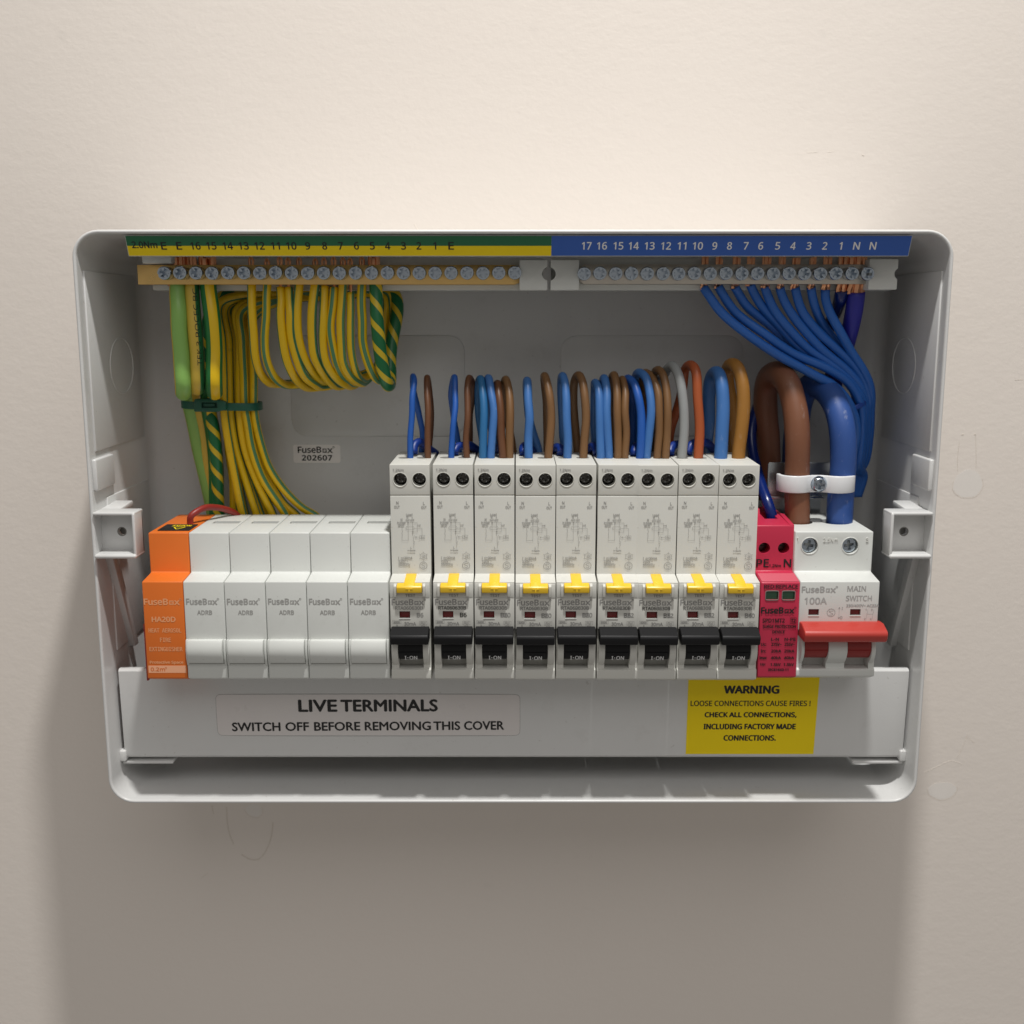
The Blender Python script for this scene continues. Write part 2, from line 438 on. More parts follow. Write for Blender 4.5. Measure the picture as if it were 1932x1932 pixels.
# ------------------------------------------------------------------ object helpers
def mesh_of(name, bm, mats, org, auto=28, recalc=False):
    if recalc: bmesh.ops.recalc_face_normals(bm, faces=bm.faces)
    ox, od, oz = org
    for v in bm.verts: v.co = Vector(((v.co.x - ox) * MM, (v.co.y + od) * MM, (v.co.z - oz) * MM))
    me = bpy.data.meshes.new(name); bm.to_mesh(me); bm.free()
    for m in (mats if isinstance(mats, (list, tuple)) else [mats]): me.materials.append(MT[m])
    if auto:
        for p in me.polygons: p.use_smooth = True
        me.set_sharp_from_angle(angle=R(auto))
    return me

def thing(name, label, cat, org, group=None, kind=None):
    o = bpy.data.objects.new(name, None); COL.objects.link(o); o.empty_display_size = 0.005
    o.location = Vector(V(*org)) * MM
    if label: o['label'] = label
    if cat: o['category'] = cat
    if group: o['group'] = group
    if kind: o['kind'] = kind
    o['_org'] = org
    return o

def part(name, bm, mats, parent, auto=28, label=None, kind=None, org=None, holes=None):
    """a mesh that is a child of parent; authored in scene millimetres relative to the thing's origin"""
    root = parent
    while root.parent: root = root.parent
    og = tuple(root['_org'])
    if holes: bm = cut(bm, holes)
    me = mesh_of(name, bm, mats, og, auto)
    o = bpy.data.objects.new(name, me); COL.objects.link(o); o.parent = parent
    if label: o['label'] = label
    if kind: o['kind'] = kind
    return o

def solid(name, label, cat, bm, mats, org, group=None, kind=None, auto=28):
    o = bpy.data.objects.new(name, mesh_of(name, bm, mats, org, auto)); COL.objects.link(o)
    o.location = Vector(V(*org)) * MM
    if label: o['label'] = label
    if cat: o['category'] = cat
    if group: o['group'] = group
    if kind: o['kind'] = kind
    o['_org'] = org
    return o

def cut(bm, cutter):
    """subtract the cutter mesh (real holes and recesses)"""
    ma, mb = bpy.data.meshes.new("a"), bpy.data.meshes.new("b")
    bm.to_mesh(ma); bm.free(); cutter.to_mesh(mb); cutter.free()
    oa, ob = bpy.data.objects.new("a", ma), bpy.data.objects.new("b", mb)
    COL.objects.link(oa); COL.objects.link(ob)
    mo = oa.modifiers.new("cut", 'BOOLEAN'); mo.operation = 'DIFFERENCE'; mo.object = ob; mo.solver = 'EXACT'; mo.use_self = True
    dg = bpy.context.evaluated_depsgraph_get()
    me = bpy.data.meshes.new_from_object(oa.evaluated_get(dg))
    out = bmesh.new(); out.from_mesh(me)
    for o in (oa, ob): bpy.data.objects.remove(o)
    for m in (ma, mb, me): bpy.data.meshes.remove(m)
    return out

def copy_tree(root, loc):
    def cp(o, par):
        c = o.copy(); COL.objects.link(c); c.parent = par
        for ch in list(o.children): cp(ch, c)
        return c
    r = cp(root, None); r.location = loc
    return r

B = bmesh.new

# ------------------------------------------------------------------ the wall
bm = B(); plate(bm, [(-900, -900), (900, -900), (900, 1400), (-900, 1400)], -8, 0, 0)
wall = solid("wall", None, None, bm, 'wall', (0, 0, 0), kind='structure')
def blob(cx, cz, rx, rz, seed, n=40):
    rd = random.Random(seed); ph = [rd.uniform(0, 6.28) for _ in range(4)]
    return [(cx + rx * (1 + .06 * math.sin(2 * a + ph[0]) + .035 * math.sin(3 * a + ph[1]) + .02 * math.sin(7 * a + ph[2])) * math.cos(a),
             cz + rz * (1 + .06 * math.sin(2 * a + ph[0]) + .035 * math.sin(3 * a + ph[1]) + .02 * math.sin(7 * a + ph[2])) * math.sin(a)) for a in [2 * math.pi * i / n for i in range(n)]]
def rib(bm, pts, r):
    tube(bm, [(x, 0.0, z) for x, z in pts], r, 6, step=2.5)
for nm, (cx, cz, rx, rz, sd) in (('a', (236, 7.5, 7.0, 7.8, 3)), ('b', (234.5, -161.5, 7.2, 5.2, 8)), ('c', (-141, -173, 4.5, 3.6, 5))):
    bm = B(); plate(bm, blob(cx, cz, rx, rz, sd), -1, 0.05, 0); part("filler_patch", bm, 'patch', wall, 20)
    bm = B(); pb = blob(cx, cz, rx + .5, rz + .5, sd); rib(bm, pb[19:] + pb[:3], .10); part("filler_edge", bm, 'crack', wall)
for pts, r in (([(230.2, 14), (229.6, 20), (230, 29)], .25), ([(239.6, 16), (239, 24), (238, 33)], .22), ([(230.8, 33), (232, 33.3)], .4), ([(237.3, 33.2), (238.4, 33)], .4),
               ([(-156, -171), (-156, -181), (-155, -188), (-153, -193)], .38), ([(-149, -199), (-145, -202), (-140, -202.6), (-135, -196), (-132, -188), (-131, -180)], .42), ([(-164, -170), (-163.4, -175)], .3),
               ([(246, -129), (244, -136), (241, -143)], .22), ([(246, -131), (250, -134)], .2), ([(-172, -213), (-168, -210)], .2), ([(256, 61), (260, 61.2)], .25)):
    bm = B(); rib(bm, pts, r * .5); part("hairline_crack", bm, 'crack', wall)
for pts, r in (([(224, -151), (232, -147), (239, -143.5), (244, -146.5)], .12), ([(158, 172.6), (155, 172.2)], .12), ([(150, 172.2), (145, 172.0)], .12), ([(172, 171), (173, 170.5)], .25), ([(-48.5, 138), (-47, 135.5), (-46.5, 134)], .2)):
    bm = B(); rib(bm, pts, r); part("paint_ridge", bm, 'ridge', wall)

# ------------------------------------------------------------------ the enclosure
box_t = thing("consumer_unit_enclosure", "white metal open fronted electrical enclosure fixed to the cream wall", "enclosure", (0, 0, 0))
CX, ZT, ZB, HW = 0.4, 128.9, -128.8, 186.3
def loopring(t, ins, d, rad):
    return [t.verts.new(V(x, d, z)) for x, z in rrect(CX - HW + ins, CX + HW - ins, ZB + ins, ZT - ins, max(.3, rad - ins), 8)]
t = bmesh.new()
spec = [(0.0, 0.0), (0.0, 84.6)]
for i in range(1, 7):                       # rounded rim lip
    a = math.pi * i / 6; spec.append((0.85 - 0.85 * math.cos(a), 84.8 + 1.1 * math.sin(a)))
spec += [(1.75, 82.0), (2.0, 80.0), (2.0, 12.0), (2.6, 9.0), (4.2, 6.8), (7.0, 6.0)]
rows = [loopring(t, a, d, 11.5) for a, d in spec]
n = len(rows[0])
# gentle outward bow of the long top edge
for row in rows:
    for v in row:
        if v.co.z > 100: v.co.z += 0.9 * (1 - (v.co.x / 190) ** 2) - .35
for A, Bb in zip(rows[:-1], rows[1:]):
    for j in range(n): t.faces.new((A[j], A[(j + 1) % n], Bb[(j + 1) % n], Bb[j]))
t.faces.new(rows[-1]); t.faces.new(rows[0][::-1])
bm = B(); merge(bm, t)
part("shell", bm, 'shell', box_t, 40)
# embossed panels on the back and the ridges beside them
for x0, x1, z0, z1 in ((-111.6, -23.7, 32.9, 83.4), (24.4, 115.8, 32.9, 83.4)):
    bm = B(); plate(bm, rrect(x0, x1, z0, z1, 8, 6), 5, 6.55, 0.5, 2); part("back_panel", bm, 'shell', box_t)
for sx in (-1, 1):
    w0 = CX + sx * (HW - 2.0)
    # raised side panel, boss near the rim and knockout ring
    xs = sorted((w0 + sx * .5, w0 - sx * .7))
    bm = B(); box(bm, xs[0], xs[1], 16, 80, 34, 112, .45); part("side_panel", bm, 'shell', box_t)
    xs = sorted((w0 + sx * .5, w0 - sx * 1.7))
    bm = B(); box(bm, xs[0], xs[1], 62, 84, 17.0, 31.0, .9, 3); part("side_boss", bm, 'shell', box_t)
    bm = B(); pts = []
    for i in range(33):
        a = 2 * math.pi * i / 32; pts.append((w0 - sx * .75, 42 + 15 * math.cos(a), 70 + 13 * math.sin(a)))
    tube(bm, pts, .28, 8); part("knockout_ring", bm, 'shell', box_t)
    bm = B(); xs = sorted((w0 + sx * .5, w0 - sx * .6)); box(bm, xs[0], xs[1], 14, 70, -60, 12, .3); part("lower_panel", bm, 'shell', box_t)
    # fixing bracket: a little tray with turned edges and a screw hole
    x_in, x_out = w0 - sx * 18.2, w0 + sx * .4
    xa, xb = sorted((x_in, x_out))
    bm = B(); box(bm, xa, xb, 76.6, 78.2, -11.4, 7.2, .3)
    hole = B(); cyl(hole, w0 - sx * 9.0, -2.2, 70, 90, 1.75, n=20)
    br = part("bracket", bm, 'shell', box_t, holes=hole)
    bm = B(); box(bm, xa, xb, 76, 87.0, 6.6, 8.0, .65, 3); part("top_flange", bm, 'shell', br)
    bm = B(); box(bm, xa, xb, 76, 88.4, -12.6, -10.6, .95, 4); part("bottom_flange", bm, 'shell', br)
    bm = B(); f0, f1 = sorted((x_in, x_in + sx * 1.4)); box(bm, f0, f1, 76, 87.4, -11.9, 7.6, .65, 3); part("side_flange", bm, 'shell', br)
    bm = B(); cyl(bm, w0 - sx * 9.0, -2.2, 68, 75.6, 1.9, n=16, bev=.3); ring(bm, w0 - sx * 9.0, -2.2, 78.2, 1.9, .22, 20, 6); part("screw_hole", bm, 'slot', br)
    bm = B(); f0, f1 = sorted((w0 + sx * .3, w0 - sx * 8.5)); prism(bm, [(60, 6), (76.4, 6), (76.4, 8.0), (60, 9.0)], f0, f1, .6, 2); part("bracket_arm", bm, 'shell', br)
    bm = B(); f0, f1 = sorted((w0 + sx * .3, w0 - sx * 3.2)); prism(bm, [(70, -12), (77, -12), (54, -63), (49, -63)], f0, f1, .4, 2); part("gusset", bm, 'shell', box_t)
# DIN rail
bm = B(); box(bm, -168, 168, 30, 31, -60, -25, .2); box(bm, -168, 168, 31, 37, -60, -59, .2); box(bm, -168, 168, 31, 37, -26, -25, .2); part("mounting_rail", bm, 'galv', box_t)
for sx in (-1, 1):
    bm = B(); box(bm, sx * 166 - 5, sx * 166 + 5, 6.5, 39, -52, -20, .6); part("rail_support", bm, 'galv', box_t)
    bm = B(); cyl(bm, sx * 166, -30, 38, 41.5, 3.6, 3.0, 20, .6); part("rail_screw", bm, 'zinc', box_t)
# corner feet that carry the cover
for sx in (-1, 1):
    f0, f1 = sorted((CX + sx * 183.5, CX + sx * 160))
    bm = B(); plate(bm, rrect(f0, f1, -114.6, -113.4, .5, 3), 50, 73.2, .3); part("cover_foot", bm, 'shell', box_t)
    f0, f1 = sorted((CX + sx * 184.6, CX + sx * 181.4))
    bm = B(); box(bm, f0, f1, 68, 75, -113, -107.5, .9, 3); part("cover_stop", bm, 'shell', box_t)

# sticker on the back plate
st = thing("rating_sticker", "small white sticker with a six digit number on the grey back plate", "sticker", (-99.4, 6, 23.8))
bm = B(); plate(bm, rrect(-111.4, -87.4, 19.3, 28.6, 1.2, 4), 6.0, 6.16, 0); part("paper", bm, 'paper', st)
bm = B(); logo(bm, -100.2, 26.0, 17.5, 3.1, 6.2, .16); text(bm, "202607", -99.4, 21.9, 2.7, 15.2, 6.2, .2, space=1.1); part("lettering", bm, 'print_k', st, 0, kind='stuff')

# ------------------------------------------------------------------ number strips along the top
def strip_pt(x, f, lift=0.0):               # f: 0 bottom .. 1 top of the sloping strip
    return V(x, 80.6 + 3.4 * f + lift, 118.2 + 8.0 * f)
strip = thing("terminal_label_strip", "long sloping number strip, half green and yellow, half blue, under the top edge", "label strip", (2, 82, 122))
def slab(x0, x1, f0, f1, l0, l1):
    t = bmesh.new()
    vs = [t.verts.new(strip_pt(x, f, l)) for x in (x0, x1) for f in (f0, f1) for l in (l0, l1)]
    for f in ((0, 1, 3, 2), (4, 6, 7, 5), (0, 4, 5, 1), (2, 3, 7, 6), (0, 2, 6, 4), (1, 5, 7, 3)): t.faces.new([vs[i] for i in f])
    bm = B(); merge(bm, t); return bm
part("carrier", slab(-163.6, 169.2, -.02, 1.02, -2.2, -.05), 'white', strip)
part("green_band", slab(-163.4, 16.7, .5, 1.0, -.05, .05), 'lab_green', strip)
part("yellow_band", slab(-163.4, 16.7, 0.0, .5, -.05, .055), 'lab_yellow', strip)
part("blue_band", slab(16.75, 169.0, 0.0, 1.0, -.05, .06), 'lab_blue', strip)
def num(s, px, h, m, f=.5, w=None, b=.1):
    bm = B()
    text(bm, s, 0, 0, h, w, 0, b, place=lambda tx, ty, l: strip_pt(px + tx, f + ty / 8.3, .12 + l))
    part("number", bm, m, strip, 0, kind='stuff')
for s, px, w in (("2.0Nm", 272, 10.6), ("E", 308, 2.2), ("E", 337, 2.2), ("16", 368, 4.1), ("15", 398, 4.1), ("14", 429, 4.2), ("13", 459, 4.1), ("12", 489, 4.1), ("11", 519, 3.6), ("10", 549, 4.2),
                 ("9", 580, 1.9), ("8", 612, 1.9), ("7", 642, 1.9), ("6", 672, 1.9), ("5", 702, 1.9), ("4", 731, 2.1), ("3", 761, 1.9), ("2", 790, 1.9), ("1", 820, 1.1), ("E", 851, 2.2)):
    num(s, (px - 966) * .2247 + (.0 if s != "2.0Nm" else 0), 2.75 if s == "2.0Nm" else 3.05, 'print_k', .55 if px < 300 else .5, w)
for s, px, w in (("17", 1107, 4.0), ("16", 1136, 4.1), ("15", 1167, 4.1), ("14", 1196, 4.2), ("13", 1226, 4.1), ("12", 1257, 4.1), ("11", 1287, 3.6), ("10", 1317, 4.2), ("9", 1349, 1.9), ("8", 1377, 1.9), ("7", 1408, 1.9),
                 ("6", 1436, 1.9), ("5", 1468, 1.9), ("4", 1497, 2.1), ("3", 1527, 1.9), ("2", 1557, 1.9), ("1", 1587, 1.1), ("N", 1617, 2.6), ("N", 1648, 2.6)):
    num(s, (px - 966) * .2247, 3.05, 'print_w', .5, w)

# ------------------------------------------------------------------ terminal bars
def screw_mesh():
    b_ = B(); cyl(b_, 0, 0, 62, 68.2, 2.95, n=32, bev=.3)
    def rot(t, a): bmesh.ops.rotate(t, verts=t.verts, cent=(0, 0, 0), matrix=Matrix.Rotation(R(a), 3, 'Y')); return t
    c = B(); cyl(c, 0, 0, 67.75, 70, 2.25, n=28); b_ = cut(b_, c)
    c = B(); box(c, -3.6, 3.6, 67.0, 70, -.42, .42, 0); b_ = cut(b_, rot(c, 45))
    for a in (0, 90):
        c = B(); box(c, -1.95, 1.95, 64.0, 70, -.62, .62, 0); b_ = cut(b_, rot(c, a))
    c = B(); cyl(c, 0, 0, 64.0, 70, 1.05, n=16); b_ = cut(b_, c)
    for k in range(8):                      # raised lips between the slots
        a = R(22.5 + 45 * k); x, z = 1.95 * math.cos(a), 1.95 * math.sin(a)
        cyl(b_, x, z, 67.6, 68.1, .30, .16, 8)
    return mesh_of("screw", b_, 'zinc', (0, 62, 0), 30)
SCREW = screw_mesh()
def put_screws(parent, xs, z, org):
    for x in xs:
        o = bpy.data.objects.new("screw", SCREW); COL.objects.link(o); o.parent = parent
        o.location = Vector(((x - org[0]) * MM, -(62 - org[1] - random.uniform(-.3, .5)) * MM, (z - org[2] + random.uniform(-.12, .12)) * MM))
        o.rotation_euler = (0, random.uniform(0, math.pi), 0)
org = (-80, 56, 112)
eb = thing("earth_bar", "brass earth terminal bar with screws, under the green and yellow strip", "terminal bar", org)
bm = B(); plate(bm, [(-166.6, 106.7), (1, 106.7), (4, 107.8), (5.4, 111), (4, 114.1), (1, 115.3), (-166.6, 115.3)], 53.5, 62, .25); part("bar", bm, 'brass', eb)
put_screws(eb, [-152.9 + i * 7.005 for i in range(23)], 111.6, org)
bm = B(); t = B(); cyl(t, -157.5, 0, 0, 3.0, 4.3, 3.0, 20, 1.0); bmesh.ops.rotate(t, verts=t.verts, cent=(0, 0, 0), matrix=Matrix.Rotation(R(-90), 3, 'X'))
bmesh.ops.translate(t, verts=t.verts, vec=(0, -57.5, 106.6)); merge(bm, t); part("fixing_screw", bm, 'zinc', eb)
bm = B(); box(bm, -163, 14, 41, 53.3, 104.4, 118.5, .5); part("bar_carrier", bm, 'white', eb)
bm = B(); box(bm, -163, -150, 53, 66, 115.6, 119.5, .8); part("carrier_block", bm, 'white', eb)
bm = B(); plate(bm, rrect(3.3, 15.6, 104.2, 117.2, .5, 3), 53, 66.5, .35)
h = B(); cyl(h, 16.3, 111.2, 40, 80, 3.0, n=28); part("end_clamp", bm, 'white', eb, holes=h)
org = (95, 56, 112)
nb = thing("neutral_bar", "tarnished neutral terminal bar with screws, under the blue strip", "terminal bar", org)
bm = B(); plate(bm, [(32, 106.9), (160.5, 106.9), (160.5, 115.5), (32, 115.5), (29.6, 114), (28.6, 111.2), (29.6, 108.4)], 53.5, 62, .25); part("bar", bm, 'brass_tin', nb)
put_screws(nb, [31.8 + i * 6.922 for i in range(19)], 111.4, org)
bm = B(); box(bm, 18, 172, 41, 53.3, 104.4, 118.5, .5); part("bar_carrier", bm, 'white', nb)
bm = B(); plate(bm, rrect(17.0, 29.6, 104.2, 117.2, .5, 3), 53, 66.5, .35)
h = B(); cyl(h, 16.3, 111.2, 40, 80, 3.0, n=28); part("end_clamp", bm, 'white', nb, holes=h)
bm = B(); plate(bm, rrect(157.5, 170.2, 104.4, 117.6, .6, 3), 53, 66.0, .35)
h = B(); cyl(h, 171.3, 111.2, 40, 80, 2.6, n=28); part("end_clamp", bm, 'white', nb, holes=h)

# ------------------------------------------------------------------ blank covers and the orange unit
PITCH = 17.87
X0 = -161.0                                  # left edge of the row
def step_body(bm, hw, top_d=85.0):
    prism(bm, [(40, -1.3), (top_d, -1.4), (top_d, -19.3), (86.6, -19.6), (97, -20.7), (97, -64.6), (93, -66.2), (40, -66.2)], -hw, hw, .55, 3)
xb = X0 + PITCH * 1.5
blank = thing("blank_module", "white blank module, first from the orange unit", "blank cover", (0, 50, -42), "white blank modules between the orange unit and the breakers")
bm = B(); step_body(bm, 8.82)
h = B(); box(h, -4.4, 7.9, 57.6, 63.0, -6, 3, 0)
part("body", bm, 'white', blank, holes=h)
bm = B(); box(bm, -4.3, 7.8, 57.7, 62.9, -5.9, -4.6, .1); part("slot_floor", bm, 'slot', blank)
bm = B(); prof = [(95, -46.5), (98.2, -46.6)]
for i in range(11):
    a = i / 10; prof.append((98.2 + 2.4 * math.sin(math.pi * (.12 + .80 * a)), -46.7 - 10.3 * a))
prof += [(97.2, -57.3), (95, -57.4)]
prism(bm, prof, -7.6, 7.6, .2, 2, 35); part("dummy_toggle", bm, 'white', blank)
bm = B()
for s in (-1, 1):
    x0_, x1_ = sorted((s * 7.75, s * 8.75)); prism(bm, [(95, -46.6), (97.8, -46.7), (98.6, -51), (98.4, -55), (97.3, -58.5), (95, -58.6)], x0_, x1_, .2, 2)
part("cheek", bm, 'white', blank, kind='stuff')
bm = B(); box(bm, -8.6, 8.6, 96.2, 97.08, -57.75, -57.5, 0); part("seam", bm, 'slot', blank)
bm = B(); logo(bm, -1.1, -29.6, 13.4, 2.6, 97.06, .13); text(bm, "ADRB", 0, -34.5, 1.9, 6.4, 97.06, .08); part("lettering", bm, 'print', blank, 0, kind='stuff')
ords = ["first", "second", "third", "fourth", "fifth"]
for i in range(5):
    loc = Vector(V(xb + i * PITCH, 50 + (.0, .15, -.1, .1, 0)[i], -42)) * MM
    b = blank if i == 0 else copy_tree(blank, loc)
    b.location = loc
    b['label'] = f"white blank module, {ords[i]} to the right of the orange unit"

xo = X0 + PITCH * .5
org = (xo, 50, -42)
ou = thing("fire_extinguisher_module", "orange heat aerosol extinguisher module at the left end of the row", "extinguisher module", org)
bm = B(); t = B(); step_body(t, 8.85, 85); bmesh.ops.translate(t, verts=t.verts, vec=(xo, 0, 0)); merge(bm, t); part("body", bm, 'orange', ou)
bm = B(); text(bm, "HA20D", xo - .2, -37.6, 2.3, 10.2, 97.06, .16, 'sans')
logo(bm, xo - .6, -29.7, 15.4, 2.7, 97.06, .17)
for s, z, w in (("HEAT AEROSOL", -42.6, 14.2), ("FIRE", -46.9, 4.7), ("EXTINGUISHER", -51.1, 14.4)): text(bm, s, xo + .1, z, 1.9, w, 97.06, .07, 'mono')
text(bm, "Protective Space", xo, -57.3, 1.6, 14.6, 97.06, .11)
part("lettering", bm, 'orange_text', ou, 0, kind='stuff')
bm = B(); box(bm, xo - 8.1, xo + 8.4, 96.5, 97.06, -62.0, -58.7, 0); part("pale_band", bm, 'orange_pale', ou)
bm = B(); text(bm, "0.2m", xo - 4.0, -60.35, 1.7, 6.2, 97.1, .05); text(bm, "3", xo - .4, -59.7, .8, None, 97.1, .03); part("band_lettering", bm, 'orange', ou, 0, kind='stuff')
bm = B(); box(bm, xo - 6.0, xo + 8.2, 67, 81, -1.6, -.95, .1); bs = part("black_sticker", bm, 'print_k', ou)
bm = B()
text(bm, "NOZZLE", 0, 0, 3.2, 8.4, 0, .12, place=lambda tx, ty, l: V(xo + 2 - tx, 71.0 - ty * -1, -.9 + l))
for a, b in (((-2.6, 74.2), (2.6, 74.2)), ((2.6, 74.2), (0, 79.4)), ((0, 79.4), (-2.6, 74.2))):
    l = math.hypot(b[0] - a[0], b[1] - a[1]); nx, nd = -(b[1] - a[1]) / l * .3, (b[0] - a[0]) / l * .3
    bm.faces.new([bm.verts.new(V(xo + 2 + p[0] + s * nx, p[1] + s * nd, -.9)) for p, s in ((a, -1), (b, -1), (b, 1), (a, 1))])
part("nozzle_print", bm, 'warn', bs, 0, kind='stuff')
bm = B(); prism(bm, [(92, -40), (96, -40), (96, -66), (88, -66)], xo - 9.6, xo - 8.8, .2); part("red_clip", bm, 'red_dark', ou)

# ------------------------------------------------------------------ breakers
UW = 8.70
def breaker_proto():
    t_ = thing("circuit_breaker", "white circuit breaker", "breaker", (0, 50, -42), "white breakers with black toggles in a row")
    bm = B()
    prism(bm, [(40, 29.4), (68, 29.4), (88.2, 29.2), (87.8, 15.95), (87.3, 15.8), (87.3, 15.5), (87.8, 15.35), (87.4, -19.6), (88.4, -19.9), (97, -21.0), (97, -42.0), (95.6, -42.3), (95.6, -60.2), (97, -60.8), (97, -64.7), (93, -66.6), (40, -66.6)], -UW, UW, .4, 3, 40)
    h = B()
    for x in (-4.15, 4.15):
        cyl(h, x, 22.6, 79, 92, 3.0, n=32)
        cyl(h, x, 0, 0, 14, 3.3, n=28) if False else None
    box(h, -4.75, -.05, 95.0, 99, -37.2, -34.1, 0)                     # indicator window
    box(h, -5.4, 5.4, 90, 99, -60.3, -43, 0)                           # rocker well
    body = part("body", bm, 'rcbo', t_, 32, holes=h)
    bm = B()
    for x in (-4.15, 4.15): ring(bm, x, 22.6, 87.95, 3.12, .22, 32, 8)
    part("hole_rim", bm, 'rcbo', body, 60, kind='stuff')
    for x in (-4.15, 4.15):
        bm = B(); cyl(bm, x, 22.6, 76, 79.3, 2.95, n=28); part("terminal_well", bm, 'dark_gap', t_)
        bm = B(); cyl(bm, x, 22.9, 79, 83.2, 2.55, n=24, bev=.3)
        c = B(); box(c, x - 1.5, x + 1.5, 82, 85, 22.45, 23.35, 0); t = B(); box(t, x - .45, x + .45, 82, 85, 21.4, 24.4, 0); merge(c, t)
        bm = cut(bm, c); bmesh.ops.rotate(bm, verts=bm.verts, cent=V(x, 0, 22.9), matrix=Matrix.Rotation(R(35 if x < 0 else 70), 3, 'Y'))
        sc = part("terminal_screw", bm, 'zinc_d', t_)
        bm = B()
        for k in range(5):
            a = R(20 + 72 * k + x * 5); cyl(bm, x + 1.75 * math.cos(a), 22.9 + 1.75 * math.sin(a), 83.1, 83.5, .36, .2, 6)
        part("burr", bm, 'galv', sc, kind='stuff')
    # wire entries on the top
    for x in (-4.15, 4.15):
        bm = B(); plate_ = []
        t = B(); cyl(t, x, 0, 0, .25, 3.0, n=24); bmesh.ops.rotate(t, verts=t.verts, cent=(0, 0, 0), matrix=Matrix.Rotation(R(-90), 3, 'X'))
        bmesh.ops.translate(t, verts=t.verts, vec=(0, -65.5, 29.25)); merge(bm, t); part("wire_entry", bm, 'slot', t_)
    bm = B(); box(bm, -6.5, 6.5, 74, 74.35, 29.0, 29.55, .05); box(bm, 5.9, 6.2, 70, 74, 29.0, 29.5, .05); part("top_ridge", bm, 'rcbo', t_, kind='stuff')
    # test button and its cheeks
    bm = B()
    prism(bm, [(95, -20.75), (97.6, -21.6), (99.8, -22.2), (100.3, -22.7), (100.1, -25.2), (95, -25.4)], -5.45, 5.45, .35, 3)
    prism(bm, [(87.8, -19.3), (97, -20.55), (99.6, -22.1), (97, -22.8), (87.9, -21.4)], -2.3, 2.3, .15, 2)
    btn = part("test_button", bm, 'yellow_btn', t_)
    bm = B(); box(bm, -1.5, 1.5, 100, 100.42, -23.55, -23.05, .08); box(bm, -.3, .3, 100, 100.42, -24.9, -23.5, .08); part("raised_letter", bm, 'yellow_btn', btn)
    for s in (-1, 1):
        a, b = sorted((s * 5.65, s * 6.9)); bm = B(); prism(bm, [(96, -21.4), (98.4, -22), (98.9, -22.6), (98.7, -27.3), (96, -27.5)], a, b, .25, 2); part("button_cheek", bm, 'rcbo', t_)
    bm = B(); box(bm, -6.9, 6.9, 96, 97.25, -28.0, -25.8, .15); part("button_plinth", bm, 'rcbo', t_)
    bm = B(); box(bm, -8.55, 8.55, 96.6, 97.18, -27.9, -21.8, .15); part("nose_cap", bm, 'rcbo', t_)
    # indicator
    bm = B(); box(bm, -4.7, -.1, 94.2, 95.6, -37.2, -34.1, .05); part("indicator", bm, 'red_win', t_)
    bm = B(); box(bm, -4.9, .1, 96.4, 97.22, -37.65, -37.2, .1); part("indicator_sill", bm, 'white', t_)
    # toggle
    bm = B()
    prism(bm, [(94, -41.0), (99, -40.9), (104.4, -42.9), (105.0, -44.0), (104.3, -46.9), (103.4, -47.3), (94, -47.0)], -8.3, 8.3, .45, 3)
    for k in range(5):
        q = (k + .4) / 5; dd, zz = 99.2 + 5.0 * q, -40.85 - 1.95 * q
        prism(bm, [(dd - .3, zz - .1), (dd + .05, zz + .55), (dd + .4, zz - .15), (dd, zz - .5)], -8.1, 8.1, 0)
    tg = part("toggle", bm, 'black', t_)
    bm = B(); prof = [(90, -44.5)]
    for i in range(10):
        a = R(55 - 95 * i / 9); prof.append((89.2 + 10.2 * math.cos(a), -50.6 + 10.2 * math.sin(a) * .78))
    prof += [(90, -57.4)]
    prism(bm, prof, -5.25, 5.25, .15, 2, 60)
    rk = part("rocker", bm, 'black', tg, 40)
    bm = B(); box(bm, -5.0, 5.0, 98.9, 99.62, -52.3, -51.95, .1); part("rocker_ridge", bm, 'black', tg)
    bm = B()
    pl_ = lambda ox: (lambda tx, ty, l: V(ox + tx, 98.75 + ty * .34 + l + .12, -54.6 + ty))
    text(bm, "ON", 0, 0, 1.8, 3.3, 0, .05, place=pl_(1.2)); text(bm, "I", 0, 0, 1.8, None, 0, .05, place=pl_(-2.2)); text(bm, ".", 0, 0, .35, .4, 0, .04, place=pl_(-1.2)); part("toggle_print", bm, 'print_w', tg, 0, kind='stuff')
    for s in (-1, 1):
        a, b = sorted((s * 5.45, s * 8.3))
        bm = B(); prof = [(94, -43.5)]
        for i in range(9):
            q = R(50 - 95 * i / 8); prof.append((88.4 + 11.4 * math.cos(q), -51.2 + 11.4 * math.sin(q) * .82))
        prof += [(94, -60.6)]
        prism(bm, prof, a, b, .3, 2, 45); part("toggle_cheek", bm, 'rcbo', t_, 40)
    # common print
    bm = B(); D = 87.85
    text(bm, "1.2Nm", -6.2, 27.0, 1.15, 4.7, 88.2, .06, align='l') if False else text(bm, "1.2Nm", -4.9, 26.9, 1.15, 4.7, 88.25, .05)
    text(bm, "N", -5.6, 12.4, 1.25, None, D, .05); text(bm, "OUT", -5.8, 10.6, 1.1, 2.3, D, .04)
    text(bm, "L", 6.0, 12.2, 1.25, None, D, .05); text(bm, "OUT", 6.0, 10.4, 1.1, 2.3, D, .04)
    text(bm, "Load", -.5, 7.2, .9, 2.7, D, .05); text(bm, "N", -1.3, 6.1, .85, None, D, .04); text(bm, "L", .9, 6.0, .85, None, D, .04)
    text(bm, "OUT OUT", -.2, 4.7, .75, 3.8, D, .04); text(bm, "N", -3.9, 5.0, .9, None, D, .05); text(bm, "In-Supply", -4.0, 3.6, .85, 3.7, D, .05); text(bm, "(Blue)", -4.2, 2.35, .85, 2.6, D, .05)
    lw = .11
